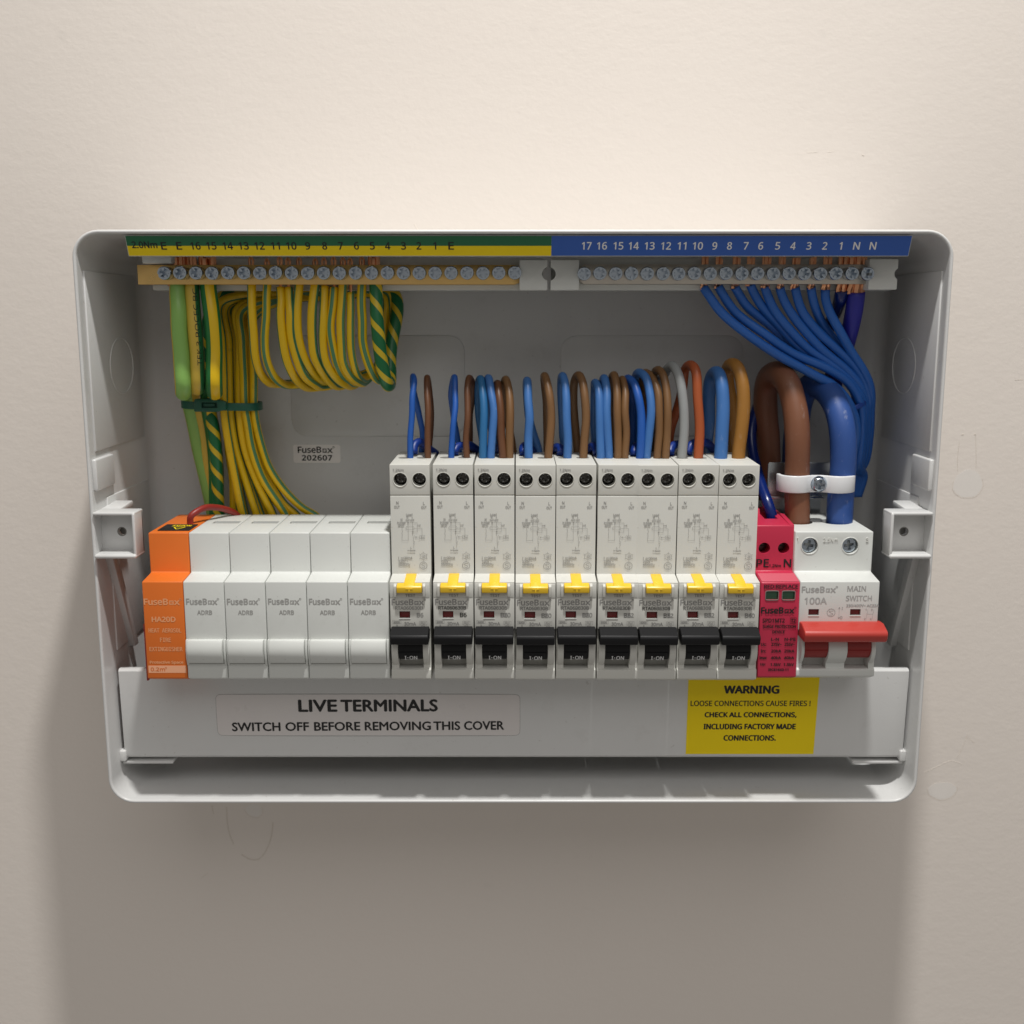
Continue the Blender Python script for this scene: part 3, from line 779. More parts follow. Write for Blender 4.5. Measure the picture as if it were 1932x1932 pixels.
    polyline(bm, [(-1.1, 4), (-1.1, -4.3), (-3.9, -4.3), (-3.9, -3.0), (-3.6, -2.1), (-3.95, -1.2), (-3.6, -.2), (-3.9, 1.4)], lw, D)
    polyline(bm, [(.9, 4), (.9, -2.3)], lw, D); polyline(bm, [(-1.1, 3.5), (2.9, 3.5), (2.9, -.6), (.9, -.6)], lw, D)
    polyline(bm, rrect(-2.1, 1.5, .4, 2.0, .8, 4) + [(1.5, 1.2)], lw, D); polyline(bm, [(1.5, 1.0), (5.0, 1.0), (5.0, -2.2)], lw, D)
    polyline(bm, [(3.0, 2.4), (4.2, 2.4)], .25, D); polyline(bm, [(4.2, 2.0), (4.2, 2.8)], .2, D)
    polyline(bm, [(3.9, -2.2), (6.1, -2.2), (6.1, -3.6), (3.9, -3.6), (3.9, -2.2)], lw, D); text(bm, "1", 4.6, -2.9, .9, None, D, .05); polyline(bm, [(5.1, -3.3), (5.7, -3.3), (5.4, -2.6), (5.1, -3.3)], lw, D)
    polyline(bm, [(3.9, -2.9), (1.9, -2.9), (2.4, -2.6), (2.4, -3.2), (1.9, -2.9)], lw, D); polyline(bm, [(1.7, -2.1), (1.1, -3.4), (1.1, -4.8), (1.6, -4.8), (1.6, -5.5), (1.1, -5.5), (1.4, -6.4), (1.1, -7.6)], lw, D)
    text(bm, "L", .1, -7.7, .9, None, D, .05); text(bm, "In-Supply", .2, -9.0, .8, 3.4, D, .05)
    for px, pz in ((-1.1, 3.5), (.9, -.6)): polyline(bm, [(px - .2, pz), (px + .2, pz)], .4, D)
    text(bm, "I  n=30mA", -2.6, -12.3, 1.05, 6.2, 87.7, .05); text(bm, "230V ~", -3.5, -13.8, .95, 4.3, 87.7, .05); text(bm, "50/60Hz", -3.1, -15.3, 1.0, 5.1, 87.7, .05)
    polyline(bm, [(5.4 + 1.6 * math.sin(R(a)), -11.6 + 1.6 * math.cos(R(a))) for a in range(0, 361, 60)], .14, 87.7); text(bm, "-25", 5.4, -11.6, .85, 1.7, 87.72, .05)
    for a in range(0, 360, 60):
        s_, c_ = math.sin(R(a)), math.cos(R(a)); polyline(bm, [(5.4 + 1.5 * s_, -11.6 + 1.5 * c_), (5.4 + 2.1 * s_, -11.6 + 2.1 * c_)], .13, 87.7)
    polyline(bm, [(5.3 + 1.65 * math.sin(R(a)), -15.8 + 1.65 * math.cos(R(a))) for a in range(0, 361, 24)], .2, 87.7)
    polyline(bm, [(6.1, -14.9), (4.9, -14.9), (4.6, -15.4), (6.0, -16.2), (5.7, -16.8), (4.6, -16.8)], .2, 87.72)
    part("diagram", bm, 'print', t_, 0, kind='stuff')
    bm = B(); text(bm, "TEST", .2, -26.9, 1.2, 4.3, 97.32, .06)
    logo(bm, -1.0, -30.0, 13.9, 2.55, 97.06, .12)
    text(bm, "30mA", -.1, -39.7, 1.5, 5.0, 97.06, .06); text(bm, "6000", -6.0, -39.0, .85, 2.6, 97.06, .05); polyline(bm, rrect(-7.8, -4.1, -39.6, -38.3, .1, 1) + [(-4.1, -38.4)], .1, 97.06); text(bm, "3", -5.9, -40.5, .8, None, 97.06, .05)
    polyline(bm, [(4.4, -39.4), (5.0, -38.9), (5.8, -39.5), (6.6, -39.0)], .16, 97.06); polyline(bm, [(4.4, -40.0), (5.0, -39.5), (5.8, -40.1), (6.6, -39.6)], .16, 97.06); polyline(bm, rrect(4.0, 7.2, -40.3, -38.6, .1, 1) + [(7.2, -38.7)], .1, 97.06)
    text(bm, "E3", 5.6, -41.0, .8, 1.5, 97.06, .05)
    part("lettering", bm, 'print_d', t_, 0, kind='stuff')
    return t_
brk = breaker_proto()
ratings = ["6", "6", "20", "20", "20", "32", "32", "32", "40"]
def rating_bm(r):
    bm = B(); text(bm, f"RTA06{int(r):02d}30B", -.5, -32.6, 1.55, 12.0, 97.06, .05)
    text(bm, "B" + r, 4.3 if len(r) == 1 else 4.8, -35.8, 1.9, None, 97.06, .07); return bm
rmesh = {r: mesh_of("rating_print", rating_bm(r), 'print_d', (0, 50, -42), 0) for r in set(ratings)}
bo = ["leftmost of the breaker row", "second breaker from the left", "third breaker from the left", "fourth breaker from the left", "fifth breaker from the left", "sixth breaker from the left", "seventh breaker from the left", "eighth breaker from the left", "rightmost, beside the red surge unit"]
XB = -52.6
bx = [XB + 8.7 - .45, XB + 27.25, XB + 45.2] + [XB + 45.2 + 17.78 * i for i in range(1, 7)]
for i, r in enumerate(ratings):
    loc = Vector(V(bx[i], 50 + (0, .3, 0, .2, -.1, .15, 0, .1, 0)[i], -42 + (0, .1, 0, .15, 0, -.1, -.1, -.1, .05)[i])) * MM
    b = brk if i == 0 else copy_tree(brk, loc)
    b.location = loc
    b.rotation_euler = (R(random.uniform(-.25, .25)), R(random.uniform(-.22, .22)), R(random.uniform(-.3, .3)))
    b['label'] = f"white breaker marked B{r}, {bo[i]}"
    o = bpy.data.objects.new("rating_print", rmesh[r]); COL.objects.link(o); o.parent = b; o['kind'] = 'stuff'

# ------------------------------------------------------------------ surge protection unit
xs_ = 117.0
org = (xs_, 50, -42)
sp = thing("surge_protector", "crimson surge protection module between the last breaker and the main switch", "surge protector", org)
bm = B(); prism(bm, [(40, 2.6), (62, 2.6), (82.5, 1.4), (83, -19.2), (86, -19.6), (96.5, -21.2), (96.8, -64.0), (92, -66), (40, -66)], xs_ - 8.6, xs_ + 8.45, .5, 3)
h = B()
for x in (-4.6, 4.0): cyl(h, xs_ + x, -8.9, 74, 90, 2.55, n=28)
for x in (-3.7, 3.5): box(h, xs_ + x - 2.75, xs_ + x + 2.75, 95.5, 99, -28.9, -25.0, 0)
box(h, xs_ - 2, xs_ + 4, 56, 70, -4, 6, 0)
part("body", bm, 'crimson', sp, 32, holes=h)
for x in (-4.6, 4.0):
    bm = B(); cyl(bm, xs_ + x - .5, -8.7, 73, 77.5, 2.1, n=20, bev=.3); c = B(); box(c, xs_ + x - 2, xs_ + x + 1, 76.6, 79, -9.0, -8.4, 0); part("terminal_screw", bm, 'zinc_d', sp, holes=c)
for x in (-3.7, 3.5):
    bm = B(); box(bm, xs_ + x - 2.7, xs_ + x + 2.7, 94.6, 96.0, -28.85, -25.05, .1); part("indicator", bm, 'green_win', sp)
    bm = B(); pl = rrect(xs_ + x - 2.8, xs_ + x + 2.8, -28.95, -24.95, .5, 3); tube(bm, [(a, 96.75, b) for a, b in pl + pl[:1]], .17, 6, step=.6); part("indicator_frame", bm, 'slot', sp)
bm = B()
for k in range(7):
    q = (k + .5) / 7; prism(bm, [(86 + 9.4 * q, -19.5 - 1.45 * q), (86.5 + 9.4 * q, -19.15 - 1.45 * q), (87 + 9.4 * q, -19.6 - 1.45 * q)], xs_ - 8.2, xs_ + 8.1, 0)
part("grip_rib", bm, 'crimson', sp, kind='stuff')
bm = B(); prism(bm, [(63, 2.2), (82.3, 1.0), (82.3, 1.7), (63, 3.4)], xs_ + 6.4, xs_ + 8.4, .2); prism(bm, [(50, 2.2), (62, 2.2), (60, 5.0), (50, 5.0)], xs_ - 8.4, xs_ - 2.2, .2); part("top_guide", bm, 'crimson', sp, kind='stuff')
bm = B(); D = 83.12
text(bm, "PE", xs_ - 5.2, -15.6, 3.5, 5.4, D, .13); text(bm, "1.2Nm", xs_ + .4, -16.8, 1.35, 5.2, D, .06); text(bm, "N", xs_ + 5.9, -15.6, 3.5, 3.1, D, .13)
D = 96.95
text(bm, "RED:REPLACE", xs_, -22.9, 1.65, 14.6, D, .09)
logo(bm, xs_ - 1.0, -33.6, 14.3, 2.6, D, .18)
text(bm, "SPD1MT2", xs_ - 2.6, -38.2, 1.75, 9.6, D, .075); text(bm, "T2", xs_ + 6.0, -38.2, 1.6, 1.9, D, .1); polyline(bm, rrect(xs_ + 4.7, xs_ + 7.3, -39.5, -36.9, .1, 1) + [(xs_ + 7.3, -37)], .14, D)
text(bm, "SURGE PROTECTION", xs_, -40.9, 1.2, 14.3, D, .08); text(bm, "DEVICE", xs_ - .2, -43.3, 1.2, 5.3, D, .075)
text(bm, "L-N", xs_ - 1.6, -46.7, 1.3, 3.3, D, .075); text(bm, "N-PE", xs_ + 5.0, -46.7, 1.3, 4.8, D, .075)
for z, a, b_, c_ in ((-49.0, "Uc:", "275V~", "255V~"), (-52.0, "In:", "20kA", "20kA"), (-55.1, "Imax:", "40kA", "40kA"), (-58.2, "Up:", "1.5kV", "1.5kV")):
    text(bm, a, xs_ - 6.5, z, 1.3, 2.2 + .5 * (len(a) - 3), D, .075); text(bm, b_, xs_ - .9, z, 1.3, 4.4, D, .075); text(bm, c_, xs_ + 4.9, z, 1.3, 4.4, D, .075)
text(bm, "IEC61643-11", xs_ + .4, -60.6, 1.1, 8.8, D, .075)
part("lettering", bm, 'print_k', sp, 0, kind='stuff')

# ------------------------------------------------------------------ main switch
xm = 142.6; MH = 17.3
org = (xm, 50, -42)
ms = thing("main_switch", "white double width main switch with a red bar handle at the right end", "main switch", org)
bm = B(); prism(bm, [(40, -.6), (85, -.9), (85, -18.9), (86.4, -19.2), (97, -20.6), (97, -42.5), (96, -42.8), (96, -60.0), (97, -60.6), (97, -63.6), (92, -65.8), (40, -65.8)], xm - MH, xm + MH, .6, 3)
h = B()
HX = (-10.7, 7.25)
for x in HX: cyl(h, xm + x, -7.3, 81, 90, 3.65, n=36)
for x in (-10.9, 7.3): box(h, xm + x - 2.3, xm + x + 2.3, 95.2, 99, -35.8, -33.0, 0)
for x in (-9.5, 9.3): box(h, xm + x - 5.3, xm + x + 5.3, 90, 99, -60.2, -43.5, 0)
for x in HX: 
    t = B(); cyl(t, xm + x, 0, 0, 12, 7.0, n=32); bmesh.ops.rotate(t, verts=t.verts, cent=(xm + x, 0, 0), matrix=Matrix.Rotation(R(-90), 3, 'X')); bmesh.ops.translate(t, verts=t.verts, vec=(0, -62, -7)); merge(h, t)
part("body", bm, 'white', ms, 32, holes=h)
bm = B()
for x in HX: ring(bm, xm + x, -7.3, 85, 3.75, .25, 36, 8)
part("hole_rim", bm, 'white', ms, 60, kind='stuff')
for i, x in enumerate(HX):
    bm = B(); cyl(bm, xm + x - .15, -7.2, 79.5, 83.6, 3.35, n=32, bev=.35); c = B()
    for a in (0, 90):
        t = B(); box(t, xm + x - 2.35, xm + x + 2.05, 80.6, 86, -7.85, -6.55, 0); bmesh.ops.rotate(t, verts=t.verts, cent=V(xm + x - .15, 0, -7.2), matrix=Matrix.Rotation(R(a + 12 + 70 * i), 3, 'Y')); merge(c, t)
    bm = cut(bm, c)
    c = B(); t = B(); box(t, xm + x, xm + x + 4, 82.9, 86, -7.45, -6.95, 0); bmesh.ops.rotate(t, verts=t.verts, cent=V(xm + x - .15, 0, -7.2), matrix=Matrix.Rotation(R(85 - 75 * i), 3, 'Y')); merge(c, t)
    part("terminal_screw", bm, 'zinc', ms, holes=c)
    bm = B(); t = B(); cyl(t, xm + x, 0, 0, .6, 7.1, n=32); bmesh.ops.rotate(t, verts=t.verts, cent=(xm + x, 0, 0), matrix=Matrix.Rotation(R(-90), 3, 'X')); bmesh.ops.translate(t, verts=t.verts, vec=(0, -62, -6.6)); merge(bm, t); part("wire_entry", bm, 'dark_gap', ms)
for x in (-10.9, 7.3):
    bm = B(); box(bm, xm + x - 2.2, xm + x + 2.2, 94.3, 95.9, -35.75, -33.05, .05); part("indicator", bm, 'red_win', ms)
    bm = B(); box(bm, xm + x - 2.4, xm + x + 2.4, 96.4, 97.25, -36.25, -35.8, .1); part("indicator_sill", bm, 'white', ms)
bm = B(); prism(bm, [(95, -38.6), (100.5, -38.4), (106.2, -40.4), (107.0, -41.8), (106.4, -44.2), (105.2, -45.6), (95, -45.4)], xm - 17.0, xm + 18.9, .7, 3)
hd = part("handle", bm, 'red', ms)
for x in (-9.5, 9.3):
    bm = B(); prof = [(90, -44.5)]
    for i in range(10):
        a = R(50 - 95 * i / 9); prof.append((89.6 + 10.0 * math.cos(a), -49.8 + 10.4 * math.sin(a) * .72))
    prof += [(90, -56.4)]
    prism(bm, prof, xm + x - 5.15, xm + x + 5.15, .15, 2, 60); part("rocker", bm, 'red_dark', hd, 40)
    bm = B(); box(bm, xm + x - 5.0, xm + x + 5.0, 99.2, 99.85, -51.4, -50.9, .1); part("rocker_ridge", bm, 'red_dark', hd)
for a, b in ((-16.2, -14.75), (-4.3, 4.0), (14.5, 16.4)):
    bm = B(); prof = [(94, -43.5)]
    for i in range(9):
        q = R(48 - 95 * i / 8); prof.append((88.6 + 11.4 * math.cos(q), -50.8 + 11.4 * math.sin(q) * .80))
    prof += [(94, -60.2)]
    prism(bm, prof, xm + a, xm + b, .3, 2, 45); part("handle_cheek", bm, 'white', ms, 40)
bm = B(); D = 97.06
logo(bm, xm - 9.2, -24.2, 14.6, 2.6, D, .15); text(bm, "100A", xm - 10.3, -29.3, 2.9, 9.6, D, .12)
text(bm, "MAIN", xm + 7.3, -23.8, 2.3, 8.0, D, .09); text(bm, "SWITCH", xm + 8.5, -28.1, 2.3, 11.2, D, .09); text(bm, "230/400V~ AC22A", xm + 10.3, -31.4, 1.15, 14.2, D, .07)
polyline(bm, [(xm - 3.3 + 1.75 * math.sin(R(a)), -34.6 + 1.75 * math.cos(R(a))) for a in range(0, 361, 24)], .22, D); polyline(bm, [(xm - 2.4, -33.8), (xm - 4.0, -33.8), (xm - 4.2, -34.2), (xm - 2.5, -35.1), (xm - 2.8, -35.6), (xm - 4.1, -35.6)], .2, D)
polyline(bm, [(xm + .2, -32.3), (xm + .2, -37.2)], .15, D); polyline(bm, [(xm - .15, -32.9), (xm + .2, -32.2), (xm + .55, -32.9)], .2, D); polyline(bm, [(xm - .15, -36.6), (xm + .2, -37.3), (xm + .55, -36.6)], .2, D)
text(bm, "I", xm + 1.5, -32.6, 1.1, None, D, .05); text(bm, "O", xm + 1.2, -36.8, 1.2, None, D, .06)
polyline(bm, [(xm + 12.6, -33.2), (xm + 12.6, -34.6), (xm + 12.3, -35.2), (xm + 12.3, -37.6)], .12, D); polyline(bm, [(xm + 15.2, -33.2), (xm + 15.2, -34.6), (xm + 14.9, -35.2), (xm + 14.9, -37.6)], .12, D); polyline(bm, [(xm + 12.3, -35.2), (xm + 14.9, -35.2)], .12, D)
for a, x, z in (("1", 11.9, -33.2), ("3", 14.4, -33.2), ("2", 11.6, -37.4), ("4", 14.2, -37.4)): text(bm, a, xm + x, z, .9, None, D, .05)
part("lettering", bm, 'print_l', ms, 0, kind='stuff')
bm = B(); text(bm, "1", xm - 16.2, -4.3, 1.8, None, 85.35); text(bm, "2.5Nm", xm - 1.6, -4.6, 1.7, 6.4, 85.35); text(bm, "3", xm + 14.6, -4.6, 1.8, None, 85.35)
ext = bmesh.ops.extrude_face_region(bm, geom=bm.faces[:]); bmesh.ops.translate(bm, verts=[g for g in ext['geom'] if isinstance(g, bmesh.types.BMVert)], vec=(0, .35, 0))
part("raised_lettering", bm, 'emb', ms, 0, kind='stuff')

# ------------------------------------------------------------------ terminal cover along the bottom
org = (0, 60, -90)
cv = thing("terminal_cover", "long white terminal cover below the modules with a yellow warning sticker", "terminal cover", org)
bm = B(); prism(bm, [(71.5, -67.6), (74, -67.6), (75.2, -68.6), (73.6, -110.4), (72.6, -111.6), (55, -111.6), (55, -110.2), (71.4, -110.2), (72.9, -69.2), (71.5, -69.2)], -182.0, 183.6, .35, 2); part("cover_plate", bm, 'shell', cv)
def on_cover(x, z, lift): return V(x, 75.2 - (z + 68.6) * (1.6 / -41.8) + lift, z)
def sticker(name, m, poly, l0, l1):
    t = bmesh.new(); a = [t.verts.new(on_cover(x, z, l0)) for x, z in poly]; b = [t.verts.new(on_cover(x, z, l1)) for x, z in poly]
    t.faces.new(a); t.faces.new(b[::-1]); n_ = len(poly)
    for i in range(n_): t.faces.new((a[i], b[i], b[(i + 1) % n_], a[(i + 1) % n_]))
    bm = B(); merge(bm, t); return part(name, bm, m, cv)
wp = sticker("warning_sticker", 'warn', [(81.6, -69.2), (142.3, -69.2), (141.6, -109.6), (81.6, -109.6)], -.1, .12)
def ctext(par, s, x, z, h, w, bold, font='sans', m='print_k', rot=0.0):
    bm = B(); text(bm, s, 0, 0, h, w, 0, bold, font, place=lambda tx, ty, l: on_cover(x + tx, z + ty, .16 + l), rot=rot); part("lettering", bm, m, par, 0, kind='stuff')
ctext(wp, "WARNING", 111.1, -77.5, 3.7, 25.2, .32)
ctext(wp, "LOOSE CONNECTIONS CAUSE FIRES !", 110.9, -84.3, 2.6, 55.6, .09)
ctext(wp, "CHECK ALL CONNECTIONS,", 111.2, -90.1, 2.75, 42.6, .2)
ctext(wp, "INCLUDING FACTORY MADE", 111.0, -95.8, 2.6, 42.8, .2)
ctext(wp, "CONNECTIONS.", 111.3, -101.5, 2.6, 24.2, .2)
lp = sticker("live_terminals_sticker", 'clear', rrect(-137.6, 3.7, -100.2, -80.0, 2.0, 4), -.1, .1)
bm = B(); pl = rrect(-137.6, 3.7, -100.2, -80.0, 2.0, 5); t_ = [(x, -on_cover(x, z, .06)[1], z) for x, z in pl + pl[:1]]; tube(bm, t_, .11, 6, step=3); part("sticker_edge", bm, 'print_l', lp)
for s_, x0_, x1_ in (("LIVE", 561, 637), ("TERMINALS", 641, 827)):
    ctext(lp, s_, ((x0_ + x1_) / 2 - 966) * .2462, -85.4 + ((x0_ + x1_) / 2 - 694) * .0009, 5.7, (x1_ - x0_) * .2462 - 1.1, .32, 'hum', rot=R(.25))
for s_, x0_, x1_ in (("SWITCH", 435.6, 529), ("OFF", 536.5, 583), ("BEFORE", 590.8, 680), ("REMOVING", 686.6, 813.6), ("THIS", 816.3, 869), ("COVER", 874.3, 952)):
    ctext(lp, s_, ((x0_ + x1_) / 2 - 966) * .2470, -95.6 + ((x0_ + x1_) / 2 - 694) * .0015, 4.2, (x1_ - x0_) * .2470 - .75, .18, 'hum', rot=R(.35))

# ------------------------------------------------------------------ cable clamp above the main switch
org = (141, 40, 18)
cl = thing("cable_clamp", "white nylon saddle clamp with a steel screw holding the brown and blue main cables", "cable clamp", org)
def saddle(bm, path, th, z0, z1):
    P = [Vector(V(x, d, 0)) for x, d in path]; t = bmesh.new(); L_, R_ = [], []
    for i, p in enumerate(P):
        tg_ = (P[min(i + 1, len(P) - 1)] - P[max(i - 1, 0)]).normalized(); nn = Vector((tg_.y, -tg_.x, 0)) * th / 2
        L_.append(p + nn); R_.append(p - nn)
    out = L_ + R_[::-1]; a = [t.verts.new((q.x, q.y, z0)) for q in out]; b = [t.verts.new((q.x, q.y, z1)) for q in out]
    k = len(P); n_ = len(out)
    for i in range(n_): t.faces.new((a[i], b[i], b[(i + 1) % n_], a[(i + 1) % n_]))
    for i in range(k - 1):
        t.faces.new((a[i], a[i + 1], a[n_ - 2 - i], a[n_ - 1 - i])); t.faces.new((b[i], b[i + 1], b[n_ - 2 - i], b[n_ - 1 - i]))
    bmesh.ops.recalc_face_normals(t, faces=t.faces); bevel(t, .5, 2, 50); merge(bm, t)
def arc(cx, cd, r, a0, a1, n_=10): return [(cx + r * math.sin(R(a0 + (a1 - a0) * i / n_)), cd + r * math.cos(R(a0 + (a1 - a0) * i / n_))) for i in range(n_ + 1)]
XL, XR, ZC = 129.7, 149.1, 17.6
bm = B(); saddle(bm, [(XL - 6.7, 59)] + arc(XL, 62, 6.7, -90, 52) + [(139.2, 65.2), (140.6, 65.2)] + arc(XR, 62, 7.4, -52, 90) + [(XR + 7.4, 58), (XR + 7.2, 52)], 1.9, ZC - 3.9, ZC + 3.9)
part("saddle", bm, 'nylon', cl, 50)
bm = B(); cyl(bm, 139.8, ZC, 60, 67.2, 3.75, 3.75, 28); cyl(bm, 139.8, ZC, 67.2, 68.8, 3.75, 2.7, 28, .3); c = B()
for a in (8, 98):
    t = B(); box(t, 139.8 - 2.1, 139.8 + 2.1, 66.2, 70, ZC - .6, ZC + .6, 0); bmesh.ops.rotate(t, verts=t.verts, cent=V(139.8, 0, ZC), matrix=Matrix.Rotation(R(a), 3, 'Y')); merge(c, t)
part("clamp_screw", bm, 'zinc', cl, holes=c)
bm = B(); plate(bm, rrect(121.0, 152, 8.6, 25.0, 1.2, 4), 46, 47.2, .3); box(bm, 121, 152, 36, 47, 7.5, 8.7, .3); box(bm, 124, 150, 34, 36, -6, 12, .3); part("steel_bracket", bm, 'galv', cl)

# ------------------------------------------------------------------ cable ties
def band_loop(bm, pts, z_h, th, tilt=0.0):
    """flat strap around a bundle: closed path of (x, d, z)"""
    t = bmesh.new(); n_ = len(pts); rows_ = []
    for i in range(n_):
        p, q, r_ = Vector(V(*pts[i - 1])), Vector(V(*pts[i])), Vector(V(*pts[(i + 1) % n_]))
        tg_ = (r_ - p).normalized(); up = Vector((0, 0, 1)); up = (up - tg_ * up.dot(tg_)).normalized(); o_ = tg_.cross(up)
        rows_.append([t.verts.new(q + up * a * z_h / 2 + o_ * b * th / 2) for a, b in ((-1, -1), (1, -1), (1, 1), (-1, 1))])
    for i in range(n_):
        A, Bq = rows_[i], rows_[(i + 1) % n_]
        for j in range(4): t.faces.new((A[j], A[(j + 1) % 4], Bq[(j + 1) % 4], Bq[j]))
    bmesh.ops.recalc_face_normals(t, faces=t.faces); bevel(t, .25, 2, 50); merge(bm, t)
org = (-140, 36, 51)
gt = thing("green_cable_tie", "dark green cable tie around the bundle of earth wires", "cable tie", org)
pts = []
for i in range(40):
    a = 2 * math.pi * i / 40; ex = abs(math.cos(a)) ** .55 * math.copysign(1, math.cos(a)); ey = abs(math.sin(a)) ** .8 * math.copysign(1, math.sin(a))
    pts.append((-139.6 + 18.6 * ex, 32 + 9.5 * ey, 50.9 - .6 * ex))
bm = B(); band_loop(bm, pts, 3.7, 1.1); part("strap", bm, 'tie_green', gt, 40)
bm = B(); plate(bm, [(-149.8, 48.6), (-139.6, 48.4), (-134.5, 49.4), (-134.5, 53.2), (-139.6, 55.0), (-149.4, 54.6)], 41.3, 44.6, .6)
h = B(); box(h, -146.0, -138.6, 42.6, 48, 50.4, 53.0, .2); part("locking_head", bm, 'tie_green', gt, holes=h)
bm = B(); box(bm, -145.6, -140, 42, 43.6, 50.9, 52.5, .3); part("pawl", bm, 'tie_green', gt)
org = (160.5, 41, 52)
bt = thing("blue_cable_tie", "thin blue cable tie around the blue neutral bundle beside the main cable", "cable tie", org)
pts = []
for i in range(28):
    a = 2 * math.pi * i / 28; pts.append((159.6 + 7.8 * math.cos(a), 40.5 + 7.6 * math.sin(a), 51.2 + 2.6 * math.cos(a) - .5 * math.sin(a)))
bm = B(); band_loop(bm, pts, 2.3, .9); part("strap", bm, 'tie_blue', bt, 40)
bm = B(); box(bm, 165.6, 169.4, 38, 44, 53.0, 62.0, .9, 3); part("tail", bm, 'tie_blue', bt)

